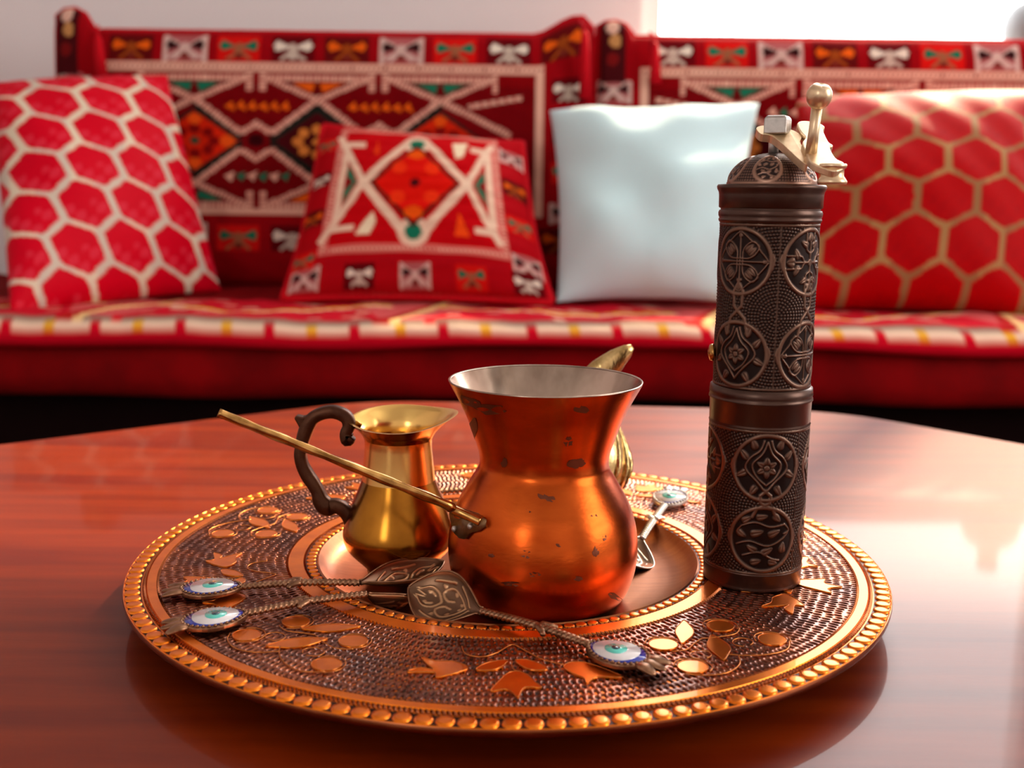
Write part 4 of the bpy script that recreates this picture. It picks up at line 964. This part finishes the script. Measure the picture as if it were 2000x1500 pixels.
# ------------------------------------------------------------------ spoons
def spoon(E, K, T, nb, label, metal=M_spoon, relief=M_spoonr, collar=.48, silver=False, eye_roll=0.0, wide=.0118):
    """E eye centre, K knee where the bowl starts, T bowl tip; nb bowl normal hint"""
    E, K, T, nb = Vector(E), Vector(K), Vector(T), Vector(nb).normalized()
    root = empty('eye_spoon', (E[0], E[1], RZ), label, 'spoon', 'bronze dessert spoons with blue eye ends')
    d = (K-E).normalized(); up = Vector((0, 0, 1)); side = up.cross(d).normalized(); upn = d.cross(side)*1
    if upn[2] < 0: upn = -upn
    def L(x, y, z): return E+d*x+side*y+upn*z
    # eye plate: pointed lens with a scalloped tail
    def lens(a, b, n=40, sharp=1.35):
        out = []
        for i in range(n):
            w = 2*math.pi*i/n; c, s = math.cos(w), math.sin(w); y = b*math.copysign(abs(s)**sharp, s); out.append((a*c, y*(1-.12*c)))
        return out
    top = [L(x, y, .0008) for x, y in lens(.0130, .0098)]
    o = mesh('eye_plate', *extrude(top, upn*-.0022), metal, root, False); recalc(o); bevel(o, .0007, 3, 30)
    for k, (x, y) in enumerate(lens(.0122, .0090, 34)):
        q = L(x, y, .0009); mesh('bead', *tube([q, q+upn*.0004, q+upn*.0007], [.00075, .0006, .0002], 8), metal, o)
    def disc(name, a, b, cx, h, m, par, sharp=1.0):
        pts = [L(cx+x, y, h) for x, y in lens(a, b, 36, sharp)]; c0 = L(cx, 0, h+.00025); n = len(pts)
        V = [c0]+pts+[p-upn*.0006 for p in pts]; Fc = [(0, 1+i, 1+(i+1) % n) for i in range(n)]+[(1+i, 1+n+i, 1+n+(i+1) % n, 1+(i+1) % n) for i in range(n)]
        w_ = mesh(name, V, Fc, m, par); recalc(w_); return w_
    e = disc('blue_enamel', .0110, .0080, 0, .0012, M_blue, root, 1.25)
    e['label'] = 'dark blue enamel eye'
    disc('white_enamel', .0088, .0079, .0006, .0016, M_white, e, 1.0); disc('turquoise_iris', .0041, .0040, .0008, .0020, M_turq, e); disc('pupil', .0016, .0015, .0008, .0023, M_pupil, e)
    # tail: flower-like lobes
    for sy, ln, w in ((-.0052, .0095, .0030), (0, .0108, .0026), (.0052, .0095, .0030)):
        q = spline([L(-.0090, sy*.5, -.0002), L(-.0125, sy*.72, .0003), L(-.0150, sy*.85, .0002), L(-.0090-ln, sy*1.15, -.0004)], 5)
        k = len(q); rr = [.0008+w*1.35*math.sin(math.pi*min(1, (i/(k-1))*.92+.08))**.8*.5 for i in range(k)]
        mesh('tail_lobe', *tube(q, rr, 10, True, .45, up=tuple(upn)), metal, root)
    # rope-twisted handle
    H0 = L(.0120, 0, .0002); n = 200; V = []; seg = 10
    arch = (K-H0).length
    for i in range(n+1):
        f = i/n; p = H0.lerp(K, f)+up*(.0009*math.sin(math.pi*f))
        r = .0017-.0002*abs(f-.5); 
        for k in range(seg):
            w = 2*math.pi*k/seg; rp = r*(1+.20*math.sin(2*w+f*150)); V.append(p+side*math.cos(w)*rp*1.15+upn*math.sin(w)*rp*.8)
    Fc = [(i*seg+k, i*seg+(k+1) % seg, (i+1)*seg+(k+1) % seg, (i+1)*seg+k) for i in range(n) for k in range(seg)]+[tuple(range(seg))[::-1], tuple(n*seg+k for k in range(seg))]
    h = mesh('handle', V, Fc, metal, root); recalc(h)
    cp = H0.lerp(K, collar)+up*.0009
    for sg in (-1, 1):       # curled leaf lugs half way
        q = [cp, cp+side*.0016*sg+d*.0006+upn*.0006, cp+side*.0032*sg+d*.0022*(-1)+upn*.0002, cp+side*.0046*sg+d*.0036*(-1)-upn*.0004]
        mesh('collar_leaf', *tube(spline(q, 4), [.0017]*5+[.0015]*4+[.0011]*4, 9, True, .8), metal, h)
    # bowl
    ax = (T-K); Lb = ax.length; ax.normalize(); nb = (nb-ax*nb.dot(ax)).normalized(); sd = nb.cross(ax).normalized()
    nu, nv = 90, 70; ss = np.linspace(0, 1, nu); tt = np.linspace(-1, 1, nv); Sg, Tg = np.meshgrid(ss, tt, indexing='ij')
    wid = wide*np.sin(np.pi*np.clip(Sg, 0, 1)**1.25*.995)**.80; wid = np.maximum(wid, .0013*(1-Sg)+.0002)
    R = Relief(Lb, 2*wide, nu, nv, False); rr = random.Random(int(abs(E[0])*1e5))
    R.stroke([(0, 0), (0, 0)], .001, 0)
    W_ = 2*wide
    for m in (1, -1):
        cy = wide
        def Y(q): return cy+m*q*wide
        for pts in ([(.25, 0), (.35, .35), (.5, .55), (.62, .35), (.55, .12), (.45, .15)], [(.6, .0), (.68, .3), (.8, .45), (.9, .2), (.82, .05)], [(.2, .1), (.28, .5), (.4, .75)], [(.5, .75), (.62, .7), (.75, .72)], [(.70, .15), (.76, .28)]):
            sp = spline([Vector((a*Lb, Y(b), 0)) for a, b in pts], 6); R.stroke([(q[0], q[1]) for q in sp], .0011, 1.0)
        for a, b in ((.33, .12), (.45, .4), (.78, .25), (.63, .55), (.9, .35)): R.ellipse(a*Lb, Y(b), .0011, .0008, .5*m, 1.0)
    Zr = R.Z*(np.abs(Tg) < .86)*(Sg > .12)*(Sg < .95)
    rim = np.clip((np.abs(Tg)-.88)/.12, 0, 1)
    dep = -.0048*(1-Tg**2)*np.sin(np.pi*Sg**1.1)**.9+.0003*rim
    Pk, Pa, Ps, Pn = (np.array(v) for v in (K, ax, sd, nb))
    P = Pk+(Sg*Lb)[..., None]*Pa+(Tg*wid)[..., None]*Ps+(dep+Zr*.00035)[..., None]*Pn
    P2 = Pk+(Sg*Lb)[..., None]*Pa+(Tg*wid)[..., None]*Ps+(dep-.0007)[..., None]*Pn
    k_ = np.clip(Zr+rim, 0, 1)[..., None]; hiC = np.array([.58, .32, .16]) if not silver else np.array([.6, .55, .5]); C = np.array([.17, .088, .048])*(1-k_)+hiC*k_
    Fa = grid_faces(nu, nv); n_ = nu*nv
    bnd = [i*nv for i in range(nu)]+[(nu-1)*nv+j for j in range(1, nv)]+[i*nv+nv-1 for i in range(nu-2, -1, -1)]+[j for j in range(nv-2, 0, -1)]
    side_f = np.array([(bnd[i], bnd[(i+1) % len(bnd)], bnd[(i+1) % len(bnd)]+n_, bnd[i]+n_) for i in range(len(bnd))])
    b = mesh('bowl', np.concatenate([P.reshape(-1, 3), P2.reshape(-1, 3)]), np.concatenate([Fa, flip(Fa)+n_, flip(side_f)]), relief, root, True, np.concatenate([C.reshape(-1, 3)]*2)); recalc(b)
    edge = [P[i, 0] for i in range(0, nu, 3)]+[P[nu-1, j] for j in range(0, nv, 8)]+[P[i, nv-1] for i in range(nu-1, -1, -3)]
    mesh('bowl_rim', *tube(edge, .00045, 6), M_spoon if not silver else M_silver, b)
    return root
zt_ = RZ+.0026
spoon(at_z(412, 1149, zt_), at_z(702, 1138, RZ+.0040), at_y(866, 1096, .458), (-.25, -.40, .88), 'bronze eye-ended spoon, upper of two side by side, its bowl towards the brass jug', wide=.0098)
spoon(at_z(418, 1209, zt_), at_z(716, 1160, RZ+.0034), at_z(798, 1171, RZ-.0040), (0, .45, .88), 'bronze eye-ended spoon, lower of two side by side, nearest the tray rim', wide=.0100)
spoon(at_z(1206, 1277, zt_), at_z(941, 1194, RZ+.0030), at_z(799, 1147, RZ+.0050), (.12, -.80, .62), 'bronze eye-ended spoon in front of the copper pot, its engraved bowl facing the viewer', collar=.42)
spoon(at_z(1308, 973, RZ+.0034), at_z(1253, 1052, RZ-.0015), at_z(1222, 1098, RZ-.0030), (.42, -.35, .83), 'bronze eye-ended spoon on the tray between the copper pot and the spice mill', metal=M_silver, silver=True)
spoon(at_z(1120, 952, RZ+.003), at_z(850, 961, RZ+.0032), at_z(752, 968, RZ+.002), (0, 0, 1), 'bronze spoon behind brass jug and copper pot, its handle showing in the gap')
